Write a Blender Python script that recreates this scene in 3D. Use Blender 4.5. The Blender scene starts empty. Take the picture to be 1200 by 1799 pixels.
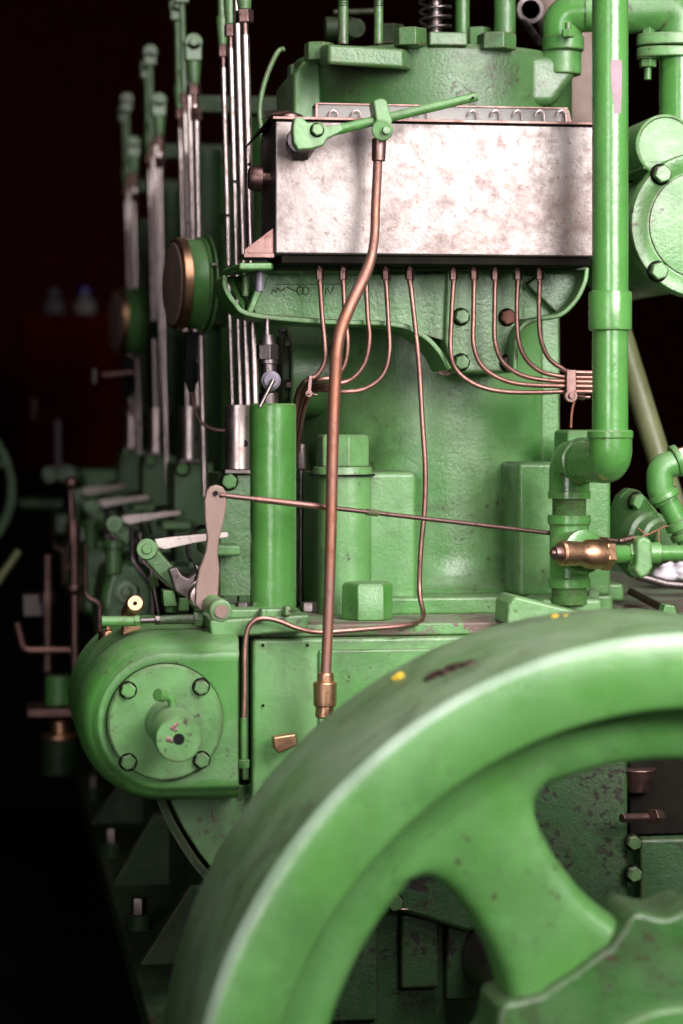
import bpy, bmesh, math, random
from mathutils import Vector, Matrix
random.seed(7)
sc = bpy.context.scene
col = sc.collection
# ------------------------------------------------------------------ camera
F = 4250.0                      # 85 mm on a 24 mm wide portrait frame, in photo pixels
TH = math.atan(650 / F)         # engine axis runs along +Y, the camera looks a little to the right of it
H = 1.6
cam = bpy.data.objects.new('camera', bpy.data.cameras.new('camera'))
col.objects.link(cam); sc.camera = cam
cam.location = (0, 0, H); cam.rotation_euler = (math.pi/2, 0, -TH)
cam.data.sensor_fit = 'HORIZONTAL'; cam.data.sensor_width = 24; cam.data.lens = 85
cam.data.shift_y = -172 / 1200
cam.data.clip_start = .05; cam.data.clip_end = 200
cam.data.dof.use_dof = True; cam.data.dof.focus_distance = 4.12; cam.data.dof.aperture_fstop = 2.7
sc.render.resolution_x = 683; sc.render.resolution_y = 1024
# ------------------------------------------------------------------ world, lamps, exposure
w = bpy.data.worlds.new('World'); sc.world = w; w.use_nodes = True
w.node_tree.nodes['Background'].inputs[0].default_value = (.55, .50, .55, 1)
w.node_tree.nodes['Background'].inputs[1].default_value = .006
def area(name, loc, target, sx, sy, power, colr, spread=180):
    l = bpy.data.lights.new(name, 'AREA'); l.shape = 'RECTANGLE'; l.size = sx; l.size_y = sy
    l.energy = power; l.color = colr; l.spread = math.radians(spread)
    o = bpy.data.objects.new(name, l); col.objects.link(o); o.location = loc
    o.rotation_euler = (Vector(target) - Vector(loc)).to_track_quat('-Z', 'Y').to_euler()
area('barn_door_light', (2.1, .7, 2.95), (1.0, 4.1, 1.7), 2.0, 2.0, 54, (1, .955, .935), 70)
area('left_fill_light', (-1.6, -1.6, 2.6), (.4, 5.2, 1.9), 1.6, 2.4, 5, (1, .92, .95), 50)  # added unseen lamp, gives the rods and the rear their highlights
area('tread_fill_light', (-1.3, -.6, 1.9), (.42, 3.1, .95), 1.2, 1.6, 5, (1, .94, .96), 45)  # added unseen lamp that brightens the left of the flywheel tread
area('skylight_light', (1.1, 2.4, 4.5), (1.1, 3.4, 1.2), 1.6, 1.0, 42, (1, .93, .95), 100)
sc.view_settings.view_transform = 'Standard'; sc.view_settings.look = 'None'
sc.view_settings.exposure = 0; sc.view_settings.gamma = 1
# ------------------------------------------------------------------ helpers
def P(px, py, Y):
    a = (px - 600) / F
    dx = math.sin(TH) + math.cos(TH)*a; dy = math.cos(TH) - math.sin(TH)*a
    t = Y / dy
    return Vector((dx*t, Y, H + (728 - py)/F*t))
def S(n, Y): return n * Y / F * 1.02
UP = Vector((0, 0, 1))
def V(*a): return Vector(a)
def frame(d):
    d = d.normalized(); a = UP if abs(d.z) < .9 else Vector((1, 0, 0))
    u = d.cross(a).normalized(); return u, d.cross(u).normalized()
class M:
    def __init__(s): s.b = bmesh.new()
    def ring(s, c, u, v, r, n, ph=0):
        return [s.b.verts.new(c + (u*math.cos(ph+2*math.pi*i/n) + v*math.sin(ph+2*math.pi*i/n))*r) for i in range(n)]
    def skin(s, rings, cap0=True, cap1=True):
        n = len(rings[0])
        for a, b in zip(rings, rings[1:]):
            for i in range(n):
                j = (i+1) % n; s.b.faces.new((a[i], a[j], b[j], b[i]))
        if cap0: s.b.faces.new(rings[0][::-1])
        if cap1: s.b.faces.new(rings[-1])
        return s
    def cyl(s, p0, p1, r, r1=None, n=32):
        d = p1 - p0; u, v = frame(d); r1 = r if r1 is None else r1
        return s.skin([s.ring(p0, u, v, r, n), s.ring(p1, u, v, r1, n)])
    def hexa(s, p0, p1, r, ph=0, dome=.12):
        d = p1 - p0; u, v = frame(d); e = d*dome
        rs = [s.ring(p0, u, v, r, 6, ph), s.ring(p1-e, u, v, r, 6, ph), s.ring(p1, u, v, r*.9, 6, ph)]
        return s.skin(rs)
    def lathe(s, prof, org, ax, n=64):      # prof: (radius, distance along axis)
        ax = ax.normalized(); u, v = frame(ax)
        return s.skin([s.ring(org + ax*h, u, v, max(r, 1e-4), n) for r, h in prof])
    def box(s, lo, hi):
        vs = [s.b.verts.new((x, y, z)) for x in (lo[0], hi[0]) for y in (lo[1], hi[1]) for z in (lo[2], hi[2])]
        for f in ((0,1,3,2),(4,6,7,5),(0,4,5,1),(2,3,7,6),(0,2,6,4),(1,5,7,3)): s.b.faces.new([vs[i] for i in f])
        return s
    def pbox(s, x0, y0, x1, y1, Y, dep):
        a = P(x0, y1, Y); b = P(x1, y0, Y); zl = min(a.z, b.z)
        return s.box((a.x, Y, a.z), (b.x, Y+dep, b.z))
    def obox(s, p0, p1, wd, th, side=None):  # bar of width wd, thickness th from p0 to p1
        d = (p1-p0).normalized(); u = side.normalized() if side is not None else frame(d)[0]; v = d.cross(u).normalized()
        r = lambda c: [s.b.verts.new(c + u*a*wd/2 + v*b*th/2) for a, b in ((-1,-1),(1,-1),(1,1),(-1,1))]
        return s.skin([r(p0), r(p1)])
    def prism(s, pts, d):                    # polygon of points, pushed along d
        a = [s.b.verts.new(p) for p in pts]; b = [s.b.verts.new(p + d) for p in pts]
        return s.skin([a, b])
    def pprism(s, pix, Y, dep):
        return s.prism([P(x, y, Y) for x, y in pix], V(0, dep, 0))
    def tube(s, pts, r, n=14, closed=False, rs=None):
        T = []
        for i in range(len(pts)):
            a = pts[max(i-1, 0)]; b = pts[min(i+1, len(pts)-1)]; T.append((b-a).normalized())
        u = frame(T[0])[0]; rings = []
        for i, p in enumerate(pts):
            u = (u - T[i]*u.dot(T[i])).normalized(); v = T[i].cross(u)
            rings.append(s.ring(p, u, v, rs[i] if rs else r, n))
        return s.skin(rings)
    def ball(s, c, r, n=20, sc3=(1,1,1)):
        g = bmesh.ops.create_uvsphere(s.b, u_segments=n, v_segments=n//2, radius=r)
        for v in g['verts']: v.co = Vector((v.co.x*sc3[0], v.co.y*sc3[1], v.co.z*sc3[2])) + c
        return s
def smooth(pts, k=8):
    out = []; q = [pts[0]*2-pts[1]] + list(pts) + [pts[-1]*2-pts[-2]]
    for i in range(1, len(q)-2):
        a, b, c, d = q[i-1:i+3]
        for j in range(k):
            t = j/k
            out.append(.5*((2*b) + (c-a)*t + (2*a-5*b+4*c-d)*t*t + (3*b-a-3*c+d)*t**3))
    out.append(pts[-1]); return out
def fillet(pts, r, k=10):
    out = [pts[0]]
    for i in range(1, len(pts)-1):
        a, b, c = pts[i-1], pts[i], pts[i+1]
        d0 = (a-b).normalized(); d1 = (c-b).normalized()
        ang = d0.angle(d1); t = min(r/math.tan(ang/2), (a-b).length*.49, (c-b).length*.49)
        rr = t*math.tan(ang/2); bis = (d0+d1).normalized(); o = b + bis*(rr/math.sin(ang/2))
        s0 = b + d0*t - o; s1 = b + d1*t - o; tot = s0.angle(s1); ax = s0.cross(s1).normalized()
        for j in range(k+1): out.append(o + Matrix.Rotation(tot*j/k, 3, ax) @ s0)
    out.append(pts[-1]); return out
ORG = {}
def thing(name, label, cat, loc, group=None):
    o = bpy.data.objects.new(name, None); col.objects.link(o); o.location = loc; o.empty_display_size = .05
    o['label'] = label; o['category'] = cat
    if group: o['group'] = group
    ORG[o.name] = Vector(loc); return o
def obj(name, m, mat, parent=None, bevel=0, seg=2, ang=35, label=None, cat=None, group=None, kind=None):
    bmesh.ops.recalc_face_normals(m.b, faces=m.b.faces)
    for f in m.b.faces: f.smooth = True
    if parent is not None: org = ORG[parent.name]
    else:
        xs = [v.co for v in m.b.verts]
        org = Vector((sum(v.x for v in xs)/len(xs), sum(v.y for v in xs)/len(xs), min(v.z for v in xs)))
    bmesh.ops.translate(m.b, verts=m.b.verts, vec=-org)
    me = bpy.data.meshes.new(name); m.b.to_mesh(me); m.b.free()
    me.set_sharp_from_angle(angle=math.radians(ang))
    me.materials.append(mat)
    o = bpy.data.objects.new(name, me); col.objects.link(o)
    if parent is not None: o.parent = parent
    else: o.location = org
    ORG[o.name] = org
    if bevel:
        b = o.modifiers.new('bevel', 'BEVEL'); b.width = bevel; b.segments = seg; b.limit_method = 'ANGLE'
        b.angle_limit = math.radians(40); b.harden_normals = True
    if label: o['label'] = label
    if cat: o['category'] = cat
    if group: o['group'] = group
    if kind: o['kind'] = kind
    return o
def dup(o, parent=None, off=(0,0,0), label=None):
    c = o.copy(); col.objects.link(c)
    if parent is not None: c.parent = parent
    else: c.location = o.location + Vector(off)
    if label: c['label'] = label
    for ch in list(o.children): dup(ch, c)
    return c
# ------------------------------------------------------------------ materials
def nodes(name):
    m = bpy.data.materials.new(name); m.use_nodes = True; nt = m.node_tree
    return m, nt, nt.nodes['Principled BSDF']
def N(nt, t, **k):
    n = nt.nodes.new(t)
    for a, b in k.items():
        if a.startswith('i_'): n.inputs[int(a[2:])].default_value = b
        else: setattr(n, a, b)
    return n
def noise(nt, co, scale, detail=4, rough=.6, dist=0):
    n = nt.nodes.new('ShaderNodeTexNoise'); n.inputs['Scale'].default_value = scale
    n.inputs['Detail'].default_value = detail; n.inputs['Roughness'].default_value = rough
    n.inputs['Distortion'].default_value = dist
    nt.links.new(co, n.inputs['Vector']); return n.outputs['Fac']
def ramp(nt, f, a, b, ca=0, cb=1):
    n = nt.nodes.new('ShaderNodeMapRange'); n.inputs[1].default_value = a; n.inputs[2].default_value = b
    n.inputs[3].default_value = ca; n.inputs[4].default_value = cb
    nt.links.new(f, n.inputs[0]); return n.outputs[0]
def mix(nt, f, a, b):
    n = nt.nodes.new('ShaderNodeMix'); n.data_type = 'RGBA'
    if isinstance(f, (int, float)): n.inputs[0].default_value = f
    else: nt.links.new(f, n.inputs[0])
    for i, c in ((6, a), (7, b)):
        if isinstance(c, tuple): n.inputs[i].default_value = (*c, 1)
        else: nt.links.new(c, n.inputs[i])
    return n.outputs[2]
def mul(nt, a, b):
    n = nt.nodes.new('ShaderNodeMath'); n.operation = 'MULTIPLY'
    for i, c in enumerate((a, b)):
        if isinstance(c, (int, float)): n.inputs[i].default_value = c
        else: nt.links.new(c, n.inputs[i])
    return n.outputs[0]
def paint(name, base, light, rough=.38, chips=.68, dust=.35, cast=.35, grime=.5, rust=(.045,.026,.017), spec=.5, scl=1.0, bs=.4):
    m, nt, p = nodes(name); co = nt.nodes.new('ShaderNodeTexCoord').outputs['Object']
    big = noise(nt, co, 5*scl, 3); mid = noise(nt, co, 22*scl, 6, .65, .4); fine = noise(nt, co, 160*scl, 5)
    c = mix(nt, ramp(nt, big, .35, .65), base, light)
    c = mix(nt, mul(nt, ramp(nt, mid, .5, .75), .35), c, tuple(x*.62 for x in base))       # thin worn patches
    # grime streaks that run down the surface
    mp = N(nt, 'ShaderNodeMapping'); mp.inputs['Scale'].default_value = (1, 1, .12); nt.links.new(co, mp.inputs[0])
    st = noise(nt, mp.outputs[0], 48*scl, 5, .7)
    c = mix(nt, mul(nt, ramp(nt, st, .58, .72), grime*.55), c, (.07, .075, .045))
    # dust lying on upward faces
    g = nt.nodes.new('ShaderNodeNewGeometry'); sp = nt.nodes.new('ShaderNodeSeparateXYZ'); nt.links.new(g.outputs['True Normal'], sp.inputs[0])
    du = mul(nt, ramp(nt, sp.outputs[2], .25, .95), ramp(nt, mid, .25, .6)); du = mul(nt, du, dust)
    c = mix(nt, du, c, (.17, .15, .12))
    # specks and chips down to rusty primer
    oil = noise(nt, co, 8.5*scl, 8, .68, .5)
    c = mix(nt, mul(nt, ramp(nt, oil, .50, .62), grime*.62), c, (.035, .05, .022))
    c = mix(nt, mul(nt, ramp(nt, noise(nt, co, 3.2*scl, 4, .6), .5, .72), .45), c, tuple(x*.55 for x in base))
    bv_ = nt.nodes.new('ShaderNodeBevel'); bv_.samples = 4; bv_.inputs['Radius'].default_value = .009
    gg = nt.nodes.new('ShaderNodeNewGeometry'); dt = N(nt, 'ShaderNodeVectorMath', operation='DOT_PRODUCT')
    nt.links.new(bv_.outputs[0], dt.inputs[0]); nt.links.new(gg.outputs['Normal'], dt.inputs[1])
    edge = ramp(nt, dt.outputs['Value'], .996, .93)
    wear = mul(nt, edge, ramp(nt, noise(nt, co, 60*scl, 5, .7), .40, .58)); wear = mul(nt, wear, min(1, .45+grime*.5))
    c = mix(nt, wear, c, (.075, .055, .035))
    sk = noise(nt, co, 75*scl, 3, .5); ck = mul(nt, ramp(nt, sk, chips-.03, chips-.005), ramp(nt, oil, .50, .58))
    c = mix(nt, mul(nt, ck, .85), c, rust)
    ch = noise(nt, co, 13*scl, 7, .72, .3); cf = ramp(nt, ch, chips+.005, chips+.02)
    c = mix(nt, cf, c, rust)
    nt.links.new(c, p.inputs['Base Color'])
    rr = N(nt, 'ShaderNodeMath', operation='ADD'); nt.links.new(ramp(nt, mid, .3, .7, rough-.07, rough+.12), rr.inputs[0])
    nt.links.new(mul(nt, du, .8), rr.inputs[1]); nt.links.new(rr.outputs[0], p.inputs['Roughness'])
    p.inputs['Specular IOR Level'].default_value = spec
    h = N(nt, 'ShaderNodeMath', operation='ADD'); nt.links.new(mul(nt, mid, 1.0), h.inputs[0]); nt.links.new(mul(nt, fine, cast), h.inputs[1])
    h2 = N(nt, 'ShaderNodeMath', operation='SUBTRACT'); nt.links.new(h.outputs[0], h2.inputs[0]); nt.links.new(mul(nt, cf, .35), h2.inputs[1])
    b = N(nt, 'ShaderNodeBump'); b.inputs['Strength'].default_value = bs; b.inputs['Distance'].default_value = .0028
    nt.links.new(h2.outputs[0], b.inputs['Height']); nt.links.new(b.outputs[0], p.inputs['Normal'])
    return m
def metal(name, a, b, rough=.35, stain=.5, stainc=(.10,.05,.035), bump=.25, met=1.0, scl=1.0, specks=.62, streak=0):
    m, nt, p = nodes(name); co = nt.nodes.new('ShaderNodeTexCoord').outputs['Object']
    big = noise(nt, co, 7*scl, 5, .6, .5); mid = noise(nt, co, 40*scl, 6, .7); fine = noise(nt, co, 190*scl, 4)
    c = mix(nt, ramp(nt, big, .35, .65), a, b)
    s1 = mul(nt, ramp(nt, mid, specks-.08, specks+.1), stain); c = mix(nt, s1, c, stainc)
    s2 = mul(nt, ramp(nt, noise(nt, co, 110*scl, 3, .6), specks+.02, specks+.07), min(1, stain*1.4)); c = mix(nt, s2, c, stainc)
    nt.links.new(c, p.inputs['Base Color']); p.inputs['Metallic'].default_value = met
    nt.links.new(ramp(nt, mid, .3, .7, rough-.08, rough+.14), p.inputs['Roughness'])
    bm_ = N(nt, 'ShaderNodeBump'); bm_.inputs['Strength'].default_value = bump; bm_.inputs['Distance'].default_value = .001
    nt.links.new(fine, bm_.inputs['Height']); nt.links.new(bm_.outputs[0], p.inputs['Normal'])
    return m
G  = paint('green_paint', (0.052, 0.199, 0.034), (0.094, 0.252, 0.067), spec=.7)
GL = paint('green_paint_light', (0.083, 0.242, 0.059), (0.146, 0.301, 0.114), rough=.36, spec=.7, grime=.55)
GC = paint('green_paint_rough_cast', (0.065, 0.209, 0.048), (0.142, 0.286, 0.109), rough=.28, cast=.55, grime=.7, spec=.5, bs=.4)
GP = paint('green_pipe_paint', (0.061, 0.213, 0.039), (0.089, 0.252, 0.063), rough=.22, chips=.75, dust=.25, cast=.1, grime=.3, spec=.8)
GW = paint('green_wheel_paint', (0.076, 0.242, 0.046), (0.120, 0.291, 0.091), rough=.30, chips=.70, dust=.2, cast=.15, grime=.35, spec=.7)
GR = paint('green_rim_tread_paint', (0.105, 0.233, 0.076), (.21, .30, .18), rough=.38, chips=.69, dust=.05, cast=.3, grime=.7, rust=(.12,.04,.03), spec=.6)
GE = paint('green_rim_edge_highlight', (0.273, 0.427, 0.265), (.40, .54, .40), rough=.35, chips=.7, dust=.1, cast=.3, grime=.2)  # pale colour paints the highlight along the rim edge
GD = paint('green_shaded_paint', (.006, .022, .006), (.012, .036, .011), rough=.5, chips=.62, dust=.1, cast=.8, grime=1, spec=.25, rust=(.03,.018,.014))  # green darkened to put the shade low down and behind into the colour
GDD = paint('green_scabby_shaded_paint', (.014, .048, .013), (.028, .075, .024), rough=.4, chips=.585, dust=.1, cast=1, grime=1, rust=(.014,.010,.008))  # scabby green, darkened so the shade behind the wheel is in the colour
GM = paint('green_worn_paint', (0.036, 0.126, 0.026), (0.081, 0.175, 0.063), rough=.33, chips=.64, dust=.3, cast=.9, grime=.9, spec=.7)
GB = paint('green_chipped_edge_paint', (.07,.22,.05), (.12,.27,.10), rough=.4, chips=.54, dust=.9, cast=.8, grime=1, rust=(.13,.085,.07))
OL = paint('olive_paint', (.13, .15, .06), (.19, .2, .10), rough=.4, chips=.68)
ST = metal('bright_steel', (.66, .565, .55), (.50, .41, .395), .36, .6, (.25,.15,.12), bump=.08)
SB = metal('tin_plate', (.235, .207, .202), (.16, .13, .123), .40, .36, (.11, .062, .05), bump=.3, specks=.58, met=.9, scl=.9)
SD = metal('dark_steel', (.20, .17, .17), (.12, .10, .10), .38, .6)
SR = metal('brown_steel', (.26, .16, .145), (.17, .10, .09), .42, .6)
CU = metal('copper', (.40, .22, .185), (.27, .15, .125), .45, .6, (.16,.07,.06), scl=1.5)
CO = metal('bright_copper', (.30, .175, .15), (.36, .15, .09), .58, .5, (.2,.08,.06))
BR = metal('brass', (.62, .36, .22), (.48, .27, .16), .36, .5, (.15,.09,.05))
PK = metal('worn_lever_steel', (.25, .165, .14), (.19, .125, .105), .5, .3, (.2,.12,.09), met=.3)
WH = metal('scraped_white_steel', (.80, .70, .66), (.62, .5, .47), .5, .7, (.12,.08,.06), met=.3)
RU = metal('rust', (.30, .12, .07), (.20, .08, .05), .7, .5, met=.1)
def plain(name, c, rough=.5, met=0.0, var=.25, scale=12):
    m, nt, p = nodes(name); co = nt.nodes.new('ShaderNodeTexCoord').outputs['Object']
    f = noise(nt, co, scale, 6); nt.links.new(mix(nt, ramp(nt, f, .3, .7), tuple(x*(1-var) for x in c), tuple(min(1, x*(1+var)) for x in c)), p.inputs['Base Color'])
    p.inputs['Roughness'].default_value = rough; p.inputs['Metallic'].default_value = met; return m
BK = plain('black_rubber', (.006, .006, .007), .6)
BK.node_tree.nodes['Principled BSDF'].inputs['Specular IOR Level'].default_value = .12
MV = plain('grey_plastic', (.16, .14, .18), .35)
GRM = plain('oily_grime_and_shade', (.008, .007, .005), .8, var=.5)  # near-black grime, also the painted dark of the recess and below the cabinet
GRM.node_tree.nodes['Principled BSDF'].inputs['Specular IOR Level'].default_value = .1
RW = plain('red_brown_boards', (.026, .003, .003), .95)
RW.node_tree.nodes['Principled BSDF'].inputs['Specular IOR Level'].default_value = .05
RC = plain('red_cabinet_paint', (.045, .002, .002), .9)
RC.node_tree.nodes['Principled BSDF'].inputs['Specular IOR Level'].default_value = .05
FL = plain('oily_concrete', (.012, .011, .010), .9, var=.5, scale=3)
FL.node_tree.nodes['Principled BSDF'].inputs['Specular IOR Level'].default_value = .1
YE = plain('yellow_paint', (.75, .5, .04), .5)
CR = plain('white_cloth', (.75, .68, .75), .9)
CRD = plain('dirty_white_plastic', (.16, .14, .14), .8)
BL = plain('blue_plastic', (.01, .015, .22), .4)
GY = plain('grey_plastic_bottle', (.07, .06, .07), .8)
DG = plain('dial_glass', (.22, .16, .13), .35)
PN = plain('pink_scuff', (.30, .21, .24), .75)
gm, gnt, gp = nodes('cloudy_glass')
gp.inputs['Base Color'].default_value = (.40, .38, .36, 1); gp.inputs['Roughness'].default_value = .25; gp.inputs['Alpha'].default_value = .28
# ------------------------------------------------------------------ small builders
YM = V(0, -1, 0)
def bolt(parent, c, ax, r, mat=None, grime=True, label=None, ph=0.3, name='bolt'):
    ax = ax.normalized(); m = M(); m.hexa(c, c + ax*r*1.1, r, ph)
    b = obj(name, m, mat or G, parent, bevel=r*.08, label=label)
    if grime:
        g = M(); g.cyl(c - ax*.001, c + ax*r*.16, r*1.2, r*1.12, 24); obj('washer', g, GRM, b)
    return b
def nut(parent, px, y0, y1, Y, rpx, mat=None, ph=0.0, washer=True, stud=False, cy=None):
    a = P(px, y1, Y); b = P(px, y0, Y); r = S(rpx, Y)
    cc = V(a.x, Y + r, 0)
    lo = V(cc.x, cc.y, a.z); hi = V(cc.x, cc.y, b.z)
    m = M(); m.hexa(lo, hi, r, ph, .1); o = obj('nut', m, mat or G, parent, bevel=r*.06)
    if washer:
        g = M(); g.cyl(lo - UP*r*.3, lo, r*1.08, r*1.05, 36); obj('washer', g, mat or G, o, bevel=.002)
    if washer: g = M(); zz_ = lo - UP*r*.3; g.cyl(zz_ - UP*.001, zz_ + UP*.0015, r*1.2, r*1.16, 36); obj('oil_ring', g, GRM, o)
    if stud:
        g = M(); g.cyl(hi, hi + UP*r*.35, r*.55); obj('stud', g, mat or G, o, bevel=.002)
    return o
# ------------------------------------------------------------------ setting
m = M(); m.box((-14, -6, -.2), (16, 16, 0)); obj('floor', m, FL, kind='structure')
m = M(); m.box((-14, 12, 0), (16, 12.2, 5)); obj('wall_back', m, RW, kind='structure')
m = M(); m.box((-3.2, -1, 0), (-3.0, 12, 5)); obj('wall_side', m, RW, kind='structure')
m = M(); m.box((4.6, 3, 0), (4.8, 12, 5)); obj('wall_right', m, RW, kind='structure')
# ------------------------------------------------------------------ engine bed and crankcase
zb = P(600, 1100, 4.05).z                      # top face of the bed
xl = P(443, 1200, 3.98).x
bed = thing('engine_bed', 'green cast crankcase with flat top, carrying the cylinders behind the big spoked wheel', 'engine bed', (1.2, 5.2, 0))
zt = P(600, 1122, 3.98).z
m = M(); m.box((xl, 3.98, .62), (2.1, 4.03, zt)); obj('end_plate', m, GL, bed, bevel=.006)
m = M(); m.box((xl+.03, 4.034, .3), (2.1, 8.1, zt-.004)); obj('crankcase', m, GM, bed)
m = M(); m.box((xl-.03, 4.0, zt+.001), (1.42, 8.1, zt+.022)); obj('top_plate', m, GB, bed, bevel=.004)
# raised panel edge and dirt line on the end plate
m = M(); m.pbox(560, 1140, 760, 1405, 3.972, .02); obj('cover_panel', m, G, bed, bevel=.004)
for x, y in ((462, 1134), (462, 1240), (540, 1134)):
    c = P(x, y, 3.979); m = M(); m.cyl(c, c+V(0, .01, 0)-V(0,.012,0), .0025, n=12); obj('screw', m, GRM, bed)
# angle pieces left of the plate
m = M(); m.pbox(398, 1130, 412, 1372, 3.99, .05); m.pbox(426, 1120, 438, 1372, 4.0, .05); obj('joint_flange', m, GM, bed, bevel=.003)
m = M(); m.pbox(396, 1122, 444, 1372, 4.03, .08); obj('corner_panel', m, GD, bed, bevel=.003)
m = M(); m.pprism([(292,1384),(443,1378),(443,1560),(400,1560),(352,1502),(322,1456),(302,1415)], 4.02, .22)
obj('curved_casting', m, GM, bed, bevel=.004)
def rimstrip(path, Y0, Y1, th=.009):
    m = M(); pts = smooth([P(x, y, Y0) for x, y in path], 8)
    rings = []
    for i, p in enumerate(pts):
        a = pts[max(i-1,0)]; b = pts[min(i+1,len(pts)-1)]; t = (b-a).normalized(); nn = V(t.z, 0, -t.x)
        rings.append([m.b.verts.new(q) for q in (p+nn*th/2, p-nn*th/2, p-nn*th/2+V(0,Y1-Y0,0), p+nn*th/2+V(0,Y1-Y0,0))])
    return m.skin(rings)
m = rimstrip(((274,1380),(290,1424),(314,1470),(347,1520),(395,1575),(450,1635)), 4.0, 4.25, .014)
obj('curved_flange', m, GD, bed)
# lower front seen through the wheel
m = M(); m.pprism([(560,1420),(1105,1330),(1105,1590),(820,1640),(560,1560)], 3.93, .05); obj('lower_casting', m, GDD, bed, bevel=.01, label='green casting with scabby rust patches, darkened for the shade behind the spokes')
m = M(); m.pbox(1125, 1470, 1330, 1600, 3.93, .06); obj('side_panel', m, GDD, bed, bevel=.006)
m = M(); m.pbox(520, 1410, 1500, 2000, 3.972, .006); obj('shade_sheet', m, GDD, bed)  # added dark sheet that stands for the shade behind the spokes
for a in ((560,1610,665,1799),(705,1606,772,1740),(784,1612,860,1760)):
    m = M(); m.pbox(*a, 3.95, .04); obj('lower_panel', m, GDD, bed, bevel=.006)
m = M(); m.pbox(700, 1592, 862, 1600, 3.93, .05); obj('panel_rail', m, SR, bed, bevel=.003)
for x, y, q in ((692,1585,15),(1112,1480,13),(1112,1535,14),(905,1668,12)):
    bolt(bed, P(x, y, 3.92), YM, S(q, 3.92), GM)
m = M(); m.pbox(1106, 1290, 1400, 1468, 3.955, .015); obj('recess_dark', m, GRM, bed, bevel=.003)  # near-black plate, paints the dark of an open recess
m = M(); m.cyl(P(1092,1438,3.87), P(1150,1436,3.9), S(8,3.9)); m.hexa(P(1146,1436,3.88), P(1160,1436,3.89), S(15,3.9)); obj('clamp_screw', m, SR, bed, bevel=.001)
m = M(); m.cyl(P(1120,1350,3.95), P(1120,1392,3.95), S(34,3.95), S(22,3.95)); obj('drain_cup', m, SR, bed, bevel=.003)
# foot flange along the side with gusset ribs and holding-down bolts
e0 = P(262, 1799, 3.9)
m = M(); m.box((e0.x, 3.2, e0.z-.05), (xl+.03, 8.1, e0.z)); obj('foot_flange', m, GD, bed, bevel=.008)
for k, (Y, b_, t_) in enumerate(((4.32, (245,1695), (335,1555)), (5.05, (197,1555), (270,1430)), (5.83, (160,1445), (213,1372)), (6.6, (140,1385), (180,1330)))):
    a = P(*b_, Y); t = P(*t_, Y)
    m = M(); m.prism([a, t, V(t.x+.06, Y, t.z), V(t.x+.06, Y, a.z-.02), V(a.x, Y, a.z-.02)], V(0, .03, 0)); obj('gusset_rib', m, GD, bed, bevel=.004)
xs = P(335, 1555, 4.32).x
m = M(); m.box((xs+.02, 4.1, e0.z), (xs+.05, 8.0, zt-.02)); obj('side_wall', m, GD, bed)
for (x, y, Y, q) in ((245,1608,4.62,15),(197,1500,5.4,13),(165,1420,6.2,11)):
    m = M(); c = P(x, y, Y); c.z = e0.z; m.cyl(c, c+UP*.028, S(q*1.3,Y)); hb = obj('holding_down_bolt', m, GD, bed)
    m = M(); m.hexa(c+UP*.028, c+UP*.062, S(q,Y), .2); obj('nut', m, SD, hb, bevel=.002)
# cast pads on the bed, right side, behind the top of the wheel
m = M(); m.pprism([(893,1060),(905,1047),(1060,1085),(1060,1100),(890,1100)], 3.93, .10); obj('cast_pad', m, GL, bed, bevel=.006)
m = M(); m.pbox(950, 1052, 1060, 1085, 4.03, .12); obj('pipe_foot', m, GL, bed, bevel=.008)
m = M(); m.prism([P(1098,1062,4.3), P(1170,1066,4.3), P(1190,1098,4.0), P(1070,1098,4.0)], -UP*.02); obj('chute_plate', m, SR, bed, bevel=.002)
m = M(); m.tube([P(1108,1040,4.3), P(1150,1062,4.2), P(1235,1105,3.95)], S(7,4.1)); obj('edge_bar', m, SR, bed)
m = M(); m.pprism([(1168,1062),(1186,1064),(1196,1095),(1160,1095)], 4.02, .03); obj('lug', m, GL, bed, bevel=.003)
bolt(bed, P(1040,1046,4.1), YM, S(12,4.1), GL, False)
# ------------------------------------------------------------------ cylinders
CC = P(757, 700, 4.535); CX, CY = CC.x, 4.535
def zpix(y, Y=4.29): return P(755, y, Y).z
cylr = []
c1 = thing('engine_cylinder', 'nearest large green cylinder with bolt bosses at its foot, under the tin oil box', 'engine cylinder', (CX, CY, zt+.022), 'cylinders standing in a row on the bed')
z0 = zt+.024; z1 = zpix(205)
m = M(); m.lathe([(.265, 0), (.265, .035), (.258, .042), (.248, .06), (.245, .1), (.245, z1-z0)], V(CX, CY, z0), UP, 128); obj('barrel', m, GC, c1)
m = M(); m.pbox(590, 1046, 1078, 1084, 4.17, .7); obj('base_flange', m, GC, c1, bevel=.006)
m = M(); m.pbox(1036, 1026, 1097, 1058, 4.2, .4); obj('corner_foot', m, GC, c1, bevel=.006)
m = M(); a = P(610, 1084, 4.17)
m.lathe([(S(47,4.2), 0), (S(47,4.2), P(0,828,4.17).z-P(0,1084,4.17).z)], V(P(607,900,4.2).x, 4.165+S(47,4.2), P(607,1084,4.17).z), UP, 48)
m.pbox(560, 832, 600, 1084, 4.215, .2)
obj('left_boss', m, GL, c1, bevel=.004)
m = M(); m.pbox(600, 829, 733, 1062, 4.215, .2); obj('pad', m, GL, c1, bevel=.010, seg=4)
nut(c1, 609, 764, 821, 4.165, 49, GL, .1)
m = M(); m.pbox(911, 813, 1074, 1050, 4.17, .3); obj('right_boss', m, GC, c1, bevel=.008, seg=3)
nut(c1, 1030, 756, 808, 4.19, 46, G, .3)
nut(c1, 653, 1026, 1092, 4.04, 46, G, .52)
m = M(); m.pbox(950, 540, 984, 1040, 4.36, .3); obj('side_rib', m, GC, c1, bevel=.005)
fc = P(512, 655, 4.5)
m = M(); m.cyl(V(fc.x-.015, 4.47, fc.z), V(fc.x+.2, 4.47, fc.z), .085); obj('inspection_flange', m, GM, c1, bevel=.006)
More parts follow.
